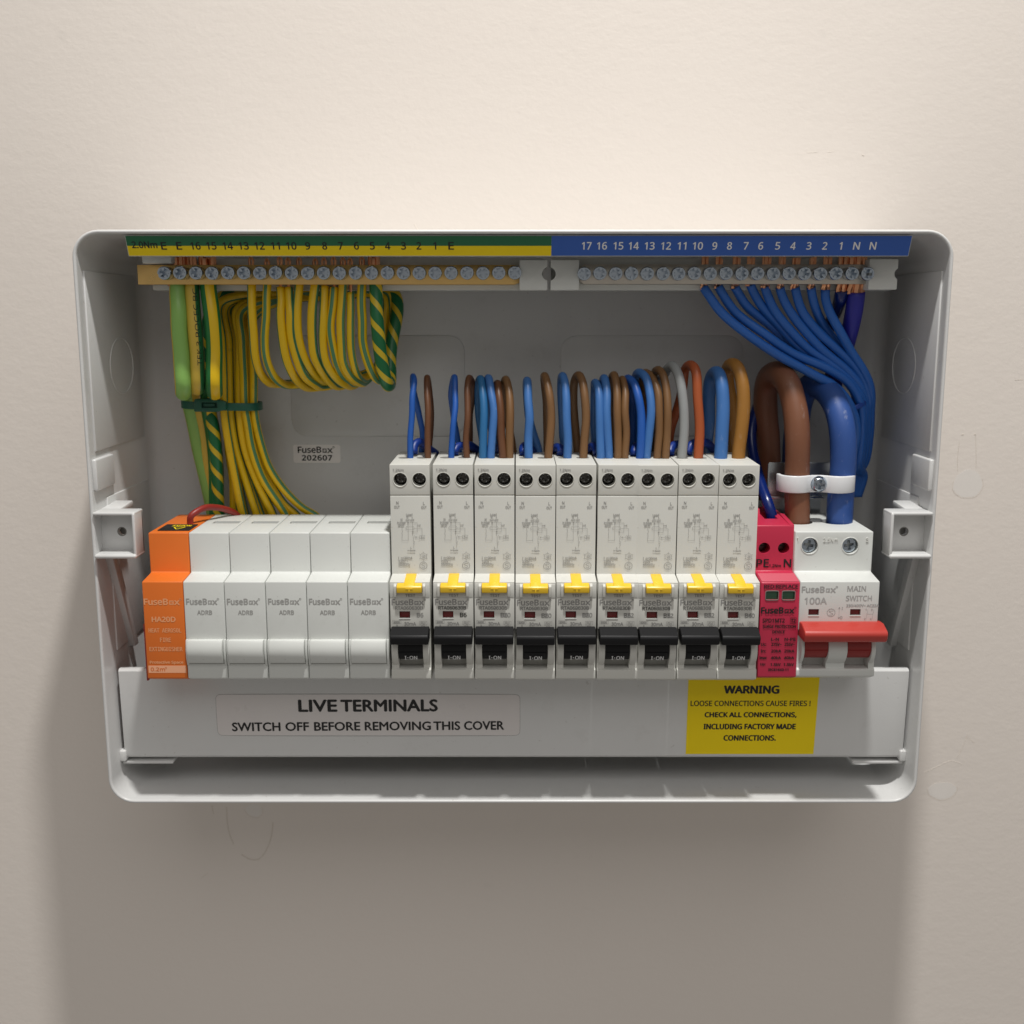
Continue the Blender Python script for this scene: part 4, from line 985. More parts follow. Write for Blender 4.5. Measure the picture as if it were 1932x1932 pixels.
# ------------------------------------------------------------------ wires
WIRES = [
  ('blue_wire','thin blue wire with legs crossing halfway, looping over the first breaker','wires looping out of the breaker tops','ins_blue',1.4,0,None,[(-46.5,66,23.3),(-46.5,66,29.3),(-46.1,65.9,38.5),(-45.5,65.4,49),(-44.8,63.8,57.6),(-44.5,60.9,63.4),(-45.1,56,65.7),(-46.2,51.2,64.2),(-46.3,48.3,59.8),(-44.7,45.7,52.7),(-43.1,44,45.3),(-42.4,44,37.9),(-43.3,44,29.4),(-43.3,42,4.4)]),
  ('brown_wire','thin brown wire looping over the first breaker','wires looping out of the breaker tops','ins_brown',1.45,0,None,[(-38.1,66,23.6),(-38.1,66,29.6),(-38,65.8,40.2),(-38.2,64.8,50.7),(-38.6,61.8,59.2),(-39,56,65.2),(-38.9,50.6,63.1),(-38.6,47.2,56.4),(-38.4,44.3,49),(-38.8,44,39.8),(-39.1,44,29.4),(-39.1,42,4.4)]),
  ('blue_wire','thin blue wire bulging left, looping over the second breaker','wires looping out of the breaker tops','ins_blue',1.4,0,None,[(-27.8,66,23.5),(-27.8,66,29.5),(-27.5,65.9,36.7),(-26.5,65.4,45.5),(-26,63.8,52.4),(-26.2,60.9,58.5),(-26.5,56,65.9),(-27.5,51.2,62.1),(-28.3,48.3,56.5),(-28.3,45.7,50.9),(-27.2,44,43.4),(-26.1,44,36.1),(-24.9,44,29.4),(-24.9,42,4.4)]),
  ('brown_wire','thin brown wire with a narrow eye at its crown, looping over the second breaker','wires looping out of the breaker tops','ins_brown',1.45,0,None,[(-20.3,66,23.6),(-20.3,66,29.6),(-20.6,65.9,38.5),(-20.1,65.4,47.2),(-20.1,63.8,54.1),(-20.3,60.9,60.9),(-19.8,56,65.4),(-18.5,51.2,62.8),(-18.2,48.3,59.8),(-18.8,45.7,54.5),(-19.8,44,47.1),(-20.1,44,37.9),(-20.1,44,29.4),(-20.1,42,4.4)]),
  ('blue_wire','darker teal blue wire, left of a blue pair, looping over the third breaker','wires looping out of the breaker tops','ins_teal',1.85,0,None,[(-12.9,66,23.5),(-12.9,66,29.5),(-12.7,65.8,40.2),(-12.8,64.8,50.7),(-13.1,61.8,59.2),(-14.2,56,64.5),(-15.3,50.6,61.3),(-15.7,47.2,54.6),(-15.4,44.3,47.1),(-14.2,44,37.9),(-13.3,44,29.4),(-13.3,42,4.4)]),
  ('blue_wire','paler scuffed blue wire, right of a blue pair, looping over the third breaker','wires looping out of the breaker tops','ins_blue2',1.85,0,None,[(-9.6,66,23.5),(-9.6,66,29.5),(-9,65.8,40.2),(-8.5,64.8,50.7),(-9.2,61.8,59.2),(-10.9,56,65.4),(-11.4,50.6,62.1),(-11.2,47.2,54.6),(-10.3,44.3,45.3),(-8.9,44,37.9),(-7.4,44,29.4),(-7.4,42,4.4)]),
  ('brown_wire','darker shorter brown wire, left of a brown pair, looping over the third breaker','wires looping out of the breaker tops','ins_brown',1.8,0,None,[(-4.3,66,23.8),(-4.3,66,29.8),(-4.6,65.8,40.2),(-5.1,64.8,50.7),(-5.9,61.8,58.5),(-6.3,56,62.9),(-7.2,50.6,60.6),(-7.2,47.2,54.6),(-6.5,44.3,45.3),(-5.6,44,37.9),(-4.8,44,29.4),(-4.8,42,4.4)]),
  ('brown_wire','lighter taller brown wire, right of a brown pair, looping over the third breaker','wires looping out of the breaker tops','ins_brown2',1.85,0,None,[(-1.1,66,23.6),(-1.1,66,29.6),(-1.3,65.8,40.2),(-1.1,64.8,50.7),(-1.5,61.8,59.2),(-3.1,56,64.5),(-3.6,50.6,61.3),(-3.1,47.2,54.6),(-2.2,44.3,45.3),(-1,44,37.9),(0.7,44,29.4),(0.7,42,4.4)]),
  ('blue_wire','single blue wire with pale scuffs, looping over the fourth breaker','wires looping out of the breaker tops','ins_blue2',1.95,0,None,[(7.6,66,23.5),(7.6,66,29.5),(7.6,65.9,38.5),(7.9,65.4,47.2),(7.4,63.8,55.9),(7.2,60.9,62),(7.1,56,64.3),(7,50.6,61.3),(7.5,47.2,54.6),(8.3,44.3,45.3),(10.2,44,36.8),(12.2,44,30.2),(12.2,42,5.2)]),
  ('brown_wire','single brown wire leaning left at its crown, looping over the fourth breaker','wires looping out of the breaker tops','ins_brown2',1.9,0,None,[(16.1,66,23.8),(16.1,66,29.8),(17.1,65.9,38.5),(17.4,65.4,47.2),(16.7,63.8,57.6),(15.7,60.9,63.4),(14.6,56,65.9),(15,50.6,62.1),(16.4,47.2,54.6),(16.7,44.3,45.3),(16.6,44,37.9),(16.8,44,29.4),(16.8,42,4.4)]),
  ('blue_wire','single blue wire, left of a wide brown arch, looping over the fifth breaker','wires looping out of the breaker tops','ins_blue2',1.95,0,None,[(25,66,23.3),(25,66,29.3),(25.2,65.9,36.7),(24.8,65.4,47.2),(24.3,63.8,55.9),(23.7,60.9,62.7),(23.1,56,65.9),(22.7,50.6,62.8),(23.3,47.2,54.6),(23.9,44.3,45.3),(24.5,44,36.1),(25.3,44,29.4),(25.3,42,4.4)]),
  ('brown_wire','brown wire making a wide open arch, looping over the fifth breaker','wires looping out of the breaker tops','ins_brown2',1.9,0,None,[(32.4,66,23.6),(32.4,66,29.6),(33.1,65.9,38.5),(33.2,65.4,47.2),(32.8,63.8,57.6),(32.1,60.9,63.4),(30.3,56,66.4),(29.2,50.6,63.1),(29,47.2,54.6),(29.3,44.3,45.3),(30.2,44,36.1),(31.4,44,29.8),(31.4,42,4.8)]),
  ('blue_wire','shorter blue wire, left of a blue pair, looping over the sixth breaker','wires looping out of the breaker tops','ins_blue2',1.95,0,None,[(40.5,66,23.5),(40.5,66,29.5),(40,65.8,40.2),(39.4,64.8,50.7),(39,61.8,59.2),(38.2,56,63.1),(38,50.6,59.9),(38.6,47.2,51),(39.1,44.3,41.6),(39.1,44,34.2),(38.9,44,29.4),(38.9,42,4.4)]),
  ('blue_wire','taller blue wire, right of a blue pair, looping over the sixth breaker','wires looping out of the breaker tops','ins_blue2',1.95,0,None,[(43.7,66,24),(43.7,66,30),(43.2,65.8,40.2),(42.7,64.8,50.7),(42.8,61.8,59.2),(42.1,56,65.4),(41.6,50.6,62.1),(42,47.2,52.8),(43.1,44.3,43.5),(44.4,44,36.1),(45.2,44,29.4),(45.2,42,4.4)]),
  ('brown_wire','taller brown wire, left of a brown pair, looping over the sixth breaker','wires looping out of the breaker tops','ins_brown2',1.9,0,None,[(47.9,66,24),(47.9,66,30),(47.7,65.8,40.2),(47.8,64.8,50.7),(47.6,61.8,59.9),(46.8,56,66.3),(45.9,50.6,63.1),(46.2,47.2,54.6),(46.8,44.3,45.3),(47.3,44,36.1),(47.8,44,29.4),(47.8,42,4.4)]),
  ('brown_wire','shorter brown wire, right of a brown pair, looping over the sixth breaker','wires looping out of the breaker tops','ins_brown2',1.75,0,None,[(51.4,66,24.2),(51.4,66,30.2),(51.5,65.8,40.2),(51.3,64.8,50.7),(51.1,61.8,59.2),(50.8,56,64.3),(50.6,50.6,61.3),(51.3,47.2,52.8),(51.9,44.3,43.5),(52.3,44,36.1),(52.6,44,29.4),(52.6,42,4.4)]),
  ('blue_wire','lower blue wire, left of a blue pair, looping over the seventh breaker','wires looping out of the breaker tops','ins_blue',1.95,0,None,[(58,66,23.6),(58,66,29.6),(58.4,65.9,40.2),(58.5,65.2,49),(57.1,63.4,57.9),(55.3,59.9,63),(53,54,64.9),(54.5,47.7,61.2),(56.3,43.8,54.4),(57.3,40.4,44.9),(57.1,40,37.5),(56.7,40,28.9),(56.7,38,3.9)]),
  ('blue_wire','higher blue wire, right of a blue pair, looping over the seventh breaker','wires looping out of the breaker tops','ins_blue2',1.95,0,None,[(61,66,23.6),(61,66,29.6),(62.3,65.9,40.2),(62.7,65.2,50.7),(62,63.4,59.3),(60.5,59.9,65.1),(58.7,54,67.2),(57.8,46.8,65.4),(58,42.3,60.8),(59.4,38.5,50.3),(60.4,38,39.2),(60.6,38,28.7),(60.6,36,3.7)]),
  ('brown_wire','lower brown wire, left of a brown pair, looping over the seventh breaker','wires looping out of the breaker tops','ins_brown2',1.85,0,None,[(66.1,66,24),(66.1,66,30),(66.5,65.9,40.2),(66.5,65.1,50.7),(65.7,63,59.3),(63.9,58.8,65),(61.8,52,67.5),(60.6,44.8,64.6),(60.4,40.3,62.2),(63.2,36.5,56.8),(64,36,46.4),(63.9,36,28.5),(63.9,34,3.5)]),
  ('brown_wire','higher brown wire, right of a brown pair, looping over the seventh breaker','wires looping out of the breaker tops','ins_brown2',1.85,0,None,[(69.4,66,24),(69.4,66,30),(70,65.9,40.2),(70.6,65.2,50.7),(70,63.4,59.3),(68.8,59.9,66.1),(67.1,54,68.5),(66.4,46.8,67.2),(66.7,42.3,63.4),(67.8,38.5,54),(67.8,38,42.9),(68.1,38,28.7),(68.1,36,3.7)]),
  ('wire','grey wire looping over the eighth breaker','wires looping out of the breaker tops','ins_grey',2.2,0,None,[(77.2,66,23.8),(77.2,66,29.8),(77.7,65.8,42),(77.1,64.8,54.9),(75.5,61.8,66),(73.6,56,70.5),(71.4,50.6,68.5),(69.9,47.2,63.7),(69.6,44.3,54.9),(69.6,44,39.8),(69.8,44,29.4),(69.8,42,4.4)]),
  ('wire','rusty orange wire looping over the eighth breaker','wires looping out of the breaker tops','ins_orange',2.2,0,None,[(84.7,66,24.2),(84.7,66,30.2),(84.8,65.8,42),(84,64.8,57.1),(83,61.8,68.3),(81.8,56,71.2),(80.2,50.6,68.5),(79.7,47.2,59.8),(78,44.3,50.2),(75.1,44,41.4),(74.2,44,31.8),(74.2,42,6.8)]),
  ('blue_wire','thick blue wire with pale scuffs, looping over the ninth breaker','wires looping out of the breaker tops','ins_blue2',3.05,0,None,[(94.6,66,23.8),(94.6,66,29.8),(95.2,65.8,42),(95.3,64.8,53.4),(94.4,61.8,64.5),(93.6,56,68),(92.2,50.6,65.4),(92,47.2,55.9),(92.9,44.3,43.8),(92,44,34.2),(91.8,44,27.8),(91.8,42,2.8)]),
  ('wire','thick amber brown wire looping over the ninth breaker','wires looping out of the breaker tops','ins_amber',3.05,0,None,[(102.9,66,24.6),(102.9,66,30.6),(103.9,65.9,42),(104.4,65.4,53.4),(103.9,63.8,63.9),(102.2,60.9,69.8),(101,56,71.4),(99.9,50.6,69.7),(100.3,47.2,63.7),(103.3,44.3,51.7),(105,44,39.8),(105.4,44,29.4),(105.4,42,4.4)]),
  ('neutral_tail','short dark blue tail arching behind the loops of the first breaker','short blue tails behind the breakers','ins_deep',1.95,0,None,[(-45.1,60,30.7),(-44.8,58,34.4),(-43.4,55,35.7),(-41.5,50,34),(-39.3,46,31.1),(-36.3,42,28.4)]),
  ('neutral_tail','short dark blue tail arching behind the loops of the second breaker','short blue tails behind the breakers','ins_deep',1.95,0,None,[(-26.5,60,30.7),(-25.5,58,33.3),(-23.1,55,34),(-20,50,33.5),(-17.3,46,31.5),(-14.1,42,28.4)]),
  ('neutral_tail','short dark blue tail arching behind the loops of the third breaker','short blue tails behind the breakers','ins_deep',1.95,0,None,[(-10,60,31),(-9.4,58,32.9),(-8.3,55,33.3),(-7.3,50,31.6),(-7,46,28.9),(-6.9,42,27.3)]),
  ('neutral_tail','short dark blue tail arching behind the loops of the fourth breaker','short blue tails behind the breakers','ins_deep',1.95,0,None,[(5.3,60,30.7),(4.9,58,32.9),(6.2,55,33.7),(8.3,50,32.4),(10.2,46,30),(11,42,27.3)]),
  ('neutral_tail','short dark blue tail arching behind the loops of the fifth breaker','short blue tails behind the breakers','ins_deep',1.95,0,None,[(22.4,60,30.7),(22.8,58,32.9),(21.5,55,33.1),(20.1,50,32.2),(19.7,46,30),(19.7,42,27.3)]),
  ('neutral_tail','short dark blue tail arching behind the loops of the sixth breaker','short blue tails behind the breakers','ins_deep',1.95,0,None,[(39.2,60,30.7),(38.7,58,33.3),(37.7,55,34),(36.6,50,32.7),(36.2,46,30.8),(36.3,42,27.3)]),
  ('neutral_tail','short dark blue tail arching behind the loops of the seventh breaker','short blue tails behind the breakers','ins_deep',1.95,0,None,[(55.9,60,29.9),(56.6,58,32.9),(58.2,55,33.7),(60.6,50,32.4),(61.9,46,29.7),(62.8,42,27.3)]),
  ('neutral_tail','short dark blue tail arching behind the loops of the eighth breaker','short blue tails behind the breakers','ins_deep',1.95,0,None,[(72.7,60,30.6),(73.3,58,33.5),(75.7,55,34.1),(79.6,50,32.9),(81.9,46,30.5),(83,42,27.6)]),
  ('neutral_tail','short dark blue tail arching behind the loops of the ninth breaker','short blue tails behind the breakers','ins_deep',1.95,0,None,[(80.8,60,30.6),(83,58,34.6),(86.5,55,35.6),(91,50,34.5),(94.1,46,31.7),(96.2,42,27.6)]),
  ('brown_main_cable','thick brown main cable arching up from the left terminal of the main switch','main cables','ins_tail_brown',5.7,0,None,[(132.1,62,-8.2),(132.1,62,-0.2),(131.5,62,10),(130.9,62,20.9),(130.2,62,38.1),(129.1,60,50.6),(126.6,55,62.2),(124.1,46,66.8),(121.7,38,64.2),(121.3,34,58.3),(122.5,31,46),(124.3,30,34.6),(125.8,29,20.7),(126.5,28,4.4)]),
  ('blue_main_cable','thick scuffed blue main cable arching up from the right terminal of the main switch','main cables','ins_tail_blue',5.95,0,None,[(151.5,62,-8.5),(151.5,62,-0.5),(151.6,62,10),(151.8,62,20.9),(151.4,62,33.8),(150.3,61,44.3),(148.7,57,52.5),(146.4,50,58.4),(142.8,42,61.2),(140.4,35,58.3),(139.1,31,51.8),(138.6,28,41.2),(138.4,27,29.7),(138.9,26,15.7)]),
  ('surge_wire','glossy dark blue wire entering the top of the red surge unit','','ins_navy',2.6,0,None,[(120.3,62,-4.6),(120.3,62,0.4),(118.7,61,6.8),(117.5,54,13.1),(116.6,44,20.5),(115.7,36,30.7),(115.8,32,39.3),(119.2,30,50.4),(124.5,30,63.8),(130.9,30,70.5),(136.6,30,71.8),(143.6,29,72.7),(150.6,28,72.6)]),
  ('neutral_wire','leftmost blue neutral wire under the blue strip','blue wires under the neutral bar','ins_neutral',2.1,0,('strand', 4),[(86.4,56,105.7),(88.4,57,102.7),(94.3,57,95.2),(105.3,57,85.9),(121.2,56,75.3),(136.7,54,67.5),(150.4,51,60),(158.4,48,51.2),(162.6,44,39.8),(163.4,38,23),(172.4,28,16),(171.1,26,5.5)]),
  ('neutral_wire','second blue neutral wire from the left under the blue strip','blue wires under the neutral bar','ins_neutral',2.1,0,('strand', 4),[(93,56,106.1),(95,56,102.7),(101.6,55,94.9),(114.9,55,85.1),(129.6,53,75.9),(145.2,51,69.7),(156.6,48,62.2),(163.2,45,52.6),(166.4,41,39.5),(166.9,36,22.7),(171.9,28,16),(170.3,26,5.5)]),
  ('neutral_wire','third blue neutral wire from the left under the blue strip','blue wires under the neutral bar','ins_neutral',2.1,0,('strand', 4),[(100.4,56,106.1),(102.6,54,103.5),(107.4,52,97.5),(117.7,49,89.6),(127,47,81.9),(139.3,46,74.5),(152.6,45,66.7),(161.4,42,57.9),(163.2,40,51.4),(166.1,38,39.2),(166.3,34,22.5),(171.4,28,16),(169.5,26,5.5)]),
  ('neutral_wire','fourth blue neutral wire from the left under the blue strip','blue wires under the neutral bar','ins_neutral',2.1,0,('strand', 4),[(107.4,56,107.2),(108.8,55,105),(112.9,53,98.3),(121.8,51,89.2),(132.1,49,79.6),(142.8,48,72.3),(153.6,47,65.3),(162,44,57.2),(166.2,42,50.8),(168.1,38,39.2),(168.7,33,22.3),(170.9,28,16),(168.7,26,5.5)]),
  ('neutral_wire','fifth blue neutral wire from the left under the blue strip','blue wires under the neutral bar','ins_neutral',2.1,0,('strand', 4),[(114,56,106.1),(115.3,55,103.5),(119.3,54,95.3),(127.9,52,85.4),(137.3,50,77.4),(148.1,49,70.4),(157.6,47,63.7),(163.7,45,56.5),(167,42,50.8),(169.3,37,39.1),(170.1,31,22.1),(170.4,28,16),(167.9,26,5.5)]),
  ('neutral_wire','sixth blue neutral wire from the left under the blue strip','blue wires under the neutral bar','ins_neutral',2.1,0,('strand', 4),[(120.8,56,105.7),(122.2,55,102.7),(126.2,54,95.3),(134.1,52,86.2),(144.4,50,76.6),(154.7,48,69.2),(161.9,46,62.1),(166.9,43,54.8),(168.5,40,49),(170.5,35,36.5),(170.9,30,21.9),(169.9,28,16),(167.1,26,5.5)]),
  ('neutral_wire','seventh blue neutral wire from the left under the blue strip','blue wires under the neutral bar','ins_neutral',2.1,0,('strand', 4),[(127.7,56,105.7),(128.7,55,102.7),(131.9,54,95.3),(140.2,52,85.8),(149.7,50,78.1),(158.5,48,70.7),(164.2,46,63.6),(168,43,55.6),(169.3,40,49),(171.2,34,36.4),(171.6,29,21.8),(169.4,28,16),(166.3,26,5.5)]),
  ('neutral_wire','eighth blue neutral wire from the left under the blue strip','blue wires under the neutral bar','ins_neutral',2.1,0,('strand', 4),[(134.9,56,105.7),(135.7,55,102.7),(139,52,95.3),(144.4,48,87.7),(150.8,46,79.9),(158.9,44,71.3),(165.1,42,63.4),(168.6,40,55.4),(170.7,37,48.8),(172.7,32,36.1),(172.3,28,21.7),(168.9,28,16),(165.5,26,5.5)]),
  ('neutral_wire','ninth blue neutral wire from the left under the blue strip','blue wires under the neutral bar','ins_neutral',2.1,0,('strand', 4),[(141.4,56,104.9),(142,55,102),(143.9,55,95.2),(148.8,54,86.6),(156,51,77),(162.7,48,68.4),(167,45,61.2),(169.3,42,54.7),(170.5,39,48.9),(172.3,33,36.2),(172.3,28,21.7),(168.4,28,16),(164.7,26,5.5)]),
  ('neutral_wire','dark blue slanting wire under the left letter N of the blue strip','blue wires under the neutral bar','ins_navy',2.9,0,('strand', 6),[(148.8,56,104.6),(149,54,101.3),(149.9,46,96.1),(149.8,38,89.9),(149.9,32,82.8),(153.3,28,70.7),(156.5,25,58.4)]),
  ('neutral_wire','thick violet blue wire under the right letter N of the blue strip','blue wires under the neutral bar','ins_violet',3.95,0,('strand', 8),[(155.4,56,103.8),(155.6,55,99.7),(155.9,52,93),(155.7,47,84.6),(155.6,41,76.7),(155,34,67),(155,28,54.5)]),
  ('earth_wire','thick light green earth wire with a thin yellow edge, leftmost under the brass bar','thick earth wires at the left of the brass bar','earth_light',3.75,0.19,('strand', 6),[(-149.9,58,107.3),(-149.8,59,102.5),(-149.4,61,96.6),(-149.1,62,87),(-148.8,62,76.7),(-148.4,63,69.8),(-148.6,63,62.1),(-150.2,58,58.1),(-151.6,52.5,59.7),(-152.1,50,63.8),(-153.6,44,65.7),(-155,38,63.5),(-155.2,35,57.5),(-155,33,52.1),(-154.4,31,46),(-153.7,29,38.3),(-153.2,27,29.8),(-150,26,9.9),(-147.5,25,-6.6)]),
  ('earth_wire','pale beige yellow earth wire with black print, second from the left under the brass bar','thick earth wires at the left of the brass bar','earth_beige',3.25,-0.2,('strand', 5),[(-143.7,58,107.3),(-143.3,59,102.5),(-143.1,60,95.6),(-142.6,61,85.3),(-142.3,61,74.9),(-142,62,69.7),(-142.2,62,63.8),(-143.5,58,60),(-145,52.5,61.1),(-145.8,49,64.9),(-147.2,44,66.4),(-148.8,39,64.3),(-149.9,36,58.3),(-150.4,33,51.8),(-150.4,30,42.1),(-149.6,28,35.3),(-148.5,27,17.3),(-145.5,26,-6.4)]),
  ('earth_wire','thick green earth wire with a broad yellow stripe, under the brass bar','thick earth wires at the left of the brass bar','earth_green',3.65,-0.065,('strand', 5),[(-136.4,58,108.1),(-136,59,104.2),(-134.9,61,97.3),(-134.1,62,87),(-134.1,62,76.7),(-134.1,63,69.8),(-134.4,63,62.1),(-135.9,58,58.3),(-137.4,52.5,59.7),(-138,50,63.8),(-139.8,44,65.7),(-141.5,40,63.6),(-144,36,57.5),(-146.5,33,49.9),(-145.3,30,39),(-145.1,29,22.1),(-146.4,27,-4.4)]),
  ('earth_wire','thin earth wire, first from the left of the loops under the brass bar','thin earth wires hanging in loops under the brass bar','earth_yellow',2.0,(0.17, -0.22),('solid', 1),[(-116.8,58,108.4),(-116.5,59.7,101.6),(-116.3,61,94.1),(-116.3,61,84.6),(-115.7,61,75.1),(-115,57.6,68),(-113.9,49.7,63.5),(-111.1,39,61.1),(-66,36,67.4),(-62,34,78.2),(-60.3,32,92.2),(-61,31,102.2),(-68,30,105),(-86.2,30,104.6),(-106.5,30,103.6),(-137.9,33,99.4),(-137.7,35,81.7),(-137.4,36,63.8),(-137.5,36,50.9),(-137.4,36,43.1),(-136.5,35,30.8),(-134.8,34,16.5),(-131.5,33,-3.3),(-127.5,32,-17.3)]),
  ('earth_wire','thin earth wire, second from the left of the loops under the brass bar','thin earth wires hanging in loops under the brass bar','earth_yellow',1.95,(0.03, -0.25),('solid', 1),[(-109.7,58,108.4),(-109.9,59.7,101.6),(-110.4,61,94.1),(-111.4,61,82.7),(-111,61,74.3),(-109.6,57.6,67.3),(-107.2,49.7,62.7),(-103.8,39,60.9),(-65.8,35.7,67.7),(-61.8,33.6,78.2),(-60.1,31.6,92.2),(-60.9,30.6,102),(-68,29.7,104.8),(-86.3,29.8,104.3),(-106.5,30,103.2),(-136.2,30,98.5),(-135,32,81.6),(-135.2,33,63.7),(-135.2,33,50.7),(-135.3,33,42.8),(-133.8,32,30.4),(-130.7,31,15.2),(-125.5,30,-3.9),(-121.5,29,-17.9)]),
  ('earth_wire','thin earth wire, third from the left of the loops under the brass bar','thin earth wires hanging in loops under the brass bar','earth_yellow',2.0,(0.18, -0.2),('solid', 1),[(-104,58,105.4),(-103.8,59.7,99.7),(-103.4,61,94.1),(-103,61,84.6),(-101.7,61,73.9),(-99.9,57.6,66.5),(-97.7,49.7,61.8),(-94.1,39,59.5),(-65.5,35.4,68),(-61.6,33.2,78.2),(-59.9,31.2,92.2),(-60.8,30.2,101.9),(-68,29.4,104.6),(-86.3,29.6,104),(-106.5,30,102.9),(-135.4,27,97.5),(-133.2,29,81.6),(-133.8,30,63.5),(-133.8,30,50.4),(-133.8,30,39.9),(-132.9,29,27.4),(-129.7,28,14.7),(-124,27,-4.4),(-120,26,-18.4)]),
  ('earth_wire','thin earth wire, fourth from the left of the loops under the brass bar','thin earth wires hanging in loops under the brass bar','earth_yellow',1.95,(-0.17, -0.23),('solid', 1),[(-100.3,58,105.4),(-100.1,59.7,99.7),(-99.7,61,94.1),(-99.4,61,84.6),(-97.4,61,73.9),(-94.9,57.6,66.5),(-92.1,49.7,62.2),(-88.9,39,59.9),(-65.3,35.1,68.3),(-61.4,32.8,78.2),(-59.7,30.8,92.2),(-60.6,29.8,101.7),(-68.1,29.1,104.4),(-86.3,29.4,103.7),(-106.6,30,102.5),(-130.2,32,96.4),(-129.1,34,81.7),(-130.1,35,63.8),(-130.1,35,50.8),(-130,35,40.4),(-128.2,34,27.1),(-124.1,33,13.7),(-117.1,32,-3.5),(-113.1,31,-17.5)]),
  ('earth_wire','thin earth wire, fifth from the left of the loops under the brass bar','thin earth wires hanging in loops under the brass bar','earth_yellow',2.05,(0.15, -0.1),('solid', 1),[(-95.3,58,108.4),(-95.9,59.7,101.6),(-96.2,61,94.1),(-96,61,84.6),(-94.7,61,76.2),(-92.6,57.6,69.8),(-90.1,49.7,64.9),(-87.6,39,62.1),(-65,34.8,68.6),(-61.2,32.4,78.2),(-59.6,30.4,92.2),(-60.5,29.4,101.5),(-68.1,28.8,104.2),(-86.4,29.2,103.5),(-106.6,30,102.1),(-128,34,95.4),(-127.6,36,81.7),(-127.2,37,63.9),(-127.3,37,51),(-126.8,37,42.3),(-124.9,36.2,30),(-120.4,35.4,15.8),(-112.8,34.6,1.4),(-110.1,33.8,-4.1),(-106.1,32.8,-18.1)]),
  ('earth_wire','thin earth wire, sixth from the left of the loops under the brass bar','thin earth wires hanging in loops under the brass bar','earth_yellow',2.1,(-0.18, -0.22),('solid', 1),[(-88.1,58,108.4),(-89.1,59.7,101.6),(-89.7,61,94.1),(-90.1,61,84.6),(-89.1,61,75.1),(-87,57.6,68.4),(-84.6,49.7,63.3),(-81.6,39,60.3),(-64.7,34.5,68.9),(-61.1,32,78.1),(-59.4,30,92.2),(-60.4,29,101.4),(-68.2,28.5,104),(-86.4,29,103.2),(-106.6,30,101.8),(-127.4,29,94.4),(-126,31,81.6),(-126.1,32,63.6),(-126.2,32,50.6),(-125.8,32,41.9),(-123.9,31.2,29.4),(-120.1,30.4,17.8),(-112.9,29.6,3.3),(-105.3,28.8,-5),(-101.3,27.8,-19)]),
  ('earth_wire','thin earth wire, seventh from the left of the loops under the brass bar','thin earth wires hanging in loops under the brass bar','earth_yellow',1.95,(0.17, -0.12),('solid', 1),[(-84.2,58,106.1),(-84.3,59.7,99.7),(-84.8,61,92.2),(-85.4,61,81.6),(-84.2,61,73.2),(-81.2,57.6,66.5),(-77.9,49.7,62.3),(-74.3,39,60.7),(-60.8,34.2,73.3),(-60.9,31.6,78.1),(-59.2,29.6,92.2),(-60.3,28.6,101.2),(-68.2,28.2,103.8),(-86.5,28.8,102.9),(-106.6,30,101.4),(-123.2,32,93.4),(-122.9,34,81.7),(-123.4,35,63.8),(-123.4,35,50.8),(-122.9,35,43),(-120.9,34.3,30.7),(-117.5,33.7,20.9),(-111,33,10.1),(-102.6,32.3,1),(-94.9,31.7,-4.5),(-90.9,30.7,-18.5)]),
  ('earth_wire','thin earth wire, eighth from the left of the loops under the brass bar','thin earth wires hanging in loops under the brass bar','earth_yellow',2.0,(0.02, -0.2),('solid', 1),[(-79.9,58,105.4),(-80.6,60,98.6),(-81.6,61,87.6),(-80.9,61,78.1),(-79.1,59.5,70.8),(-76.4,51.2,64.8),(-73,39,62.1),(-60.6,33.9,73.6),(-60.7,31.2,78.1),(-59,29.2,92.2),(-60.2,28.2,101.1),(-68.3,27.9,103.6),(-86.5,28.6,102.6),(-106.6,30,101.1),(-138.3,24,92.3),(-137,26,81.5),(-138,27,63.3),(-138.1,27,50.2),(-138.9,27,42.3),(-138.9,26,29.7),(-138,25,14.3),(-138.3,24,-5),(-134.3,23,-19)]),
  ('earth_wire','thin earth wire, ninth from the left of the loops under the brass bar','thin earth wires hanging in loops under the brass bar','earth_yellow',2.05,(-0.13, -0.22),('solid', 1),[(-75.7,58,108.4),(-76.2,59.7,99.7),(-76.7,61,90.3),(-76.9,61,78.9),(-76.1,61,72.4),(-74.2,57.6,66.9),(-71.5,49.7,62.9),(-69.4,39,62.7),(-60.5,33.6,73.9),(-60.5,30.8,78.1),(-58.8,28.8,92.2),(-60,27.8,100.9),(-68.3,27.6,103.4),(-86.5,28.4,102.4),(-106.6,30,100.7),(-136.5,23,91.3),(-136,25,81.5),(-135.7,26,63.3),(-135.7,26,50.1),(-135.9,26,42.2),(-136,25,29.6),(-135.2,24,14.2),(-132.6,23,-5.2),(-128.6,22,-19.2)]),
  ('earth_wire','thin earth wire, tenth from the left of the loops under the brass bar','thin earth wires hanging in loops under the brass bar','earth_yellow',1.8,(-0.13, -0.25),('solid', 1),[(-72.5,58,103),(-72.4,60,96),(-72.5,61,86.5),(-72.3,61,77),(-71.5,59.5,70.1),(-70.5,51.2,65),(-68.5,39,63.7),(-60.3,33.3,74.2),(-60.3,30.4,78.1),(-58.6,28.4,92.2),(-59.9,27.4,100.8),(-68.3,27.3,103.2),(-86.6,28.2,102.1),(-106.6,30,100.3),(-130,24,90.3),(-130.5,26,81.5),(-130.6,27,63.3),(-130.6,27,50.2),(-130.5,27,42.3),(-129.5,26,29.7),(-127.6,25,17),(-122.5,24,-5),(-118.5,23,-19)]),
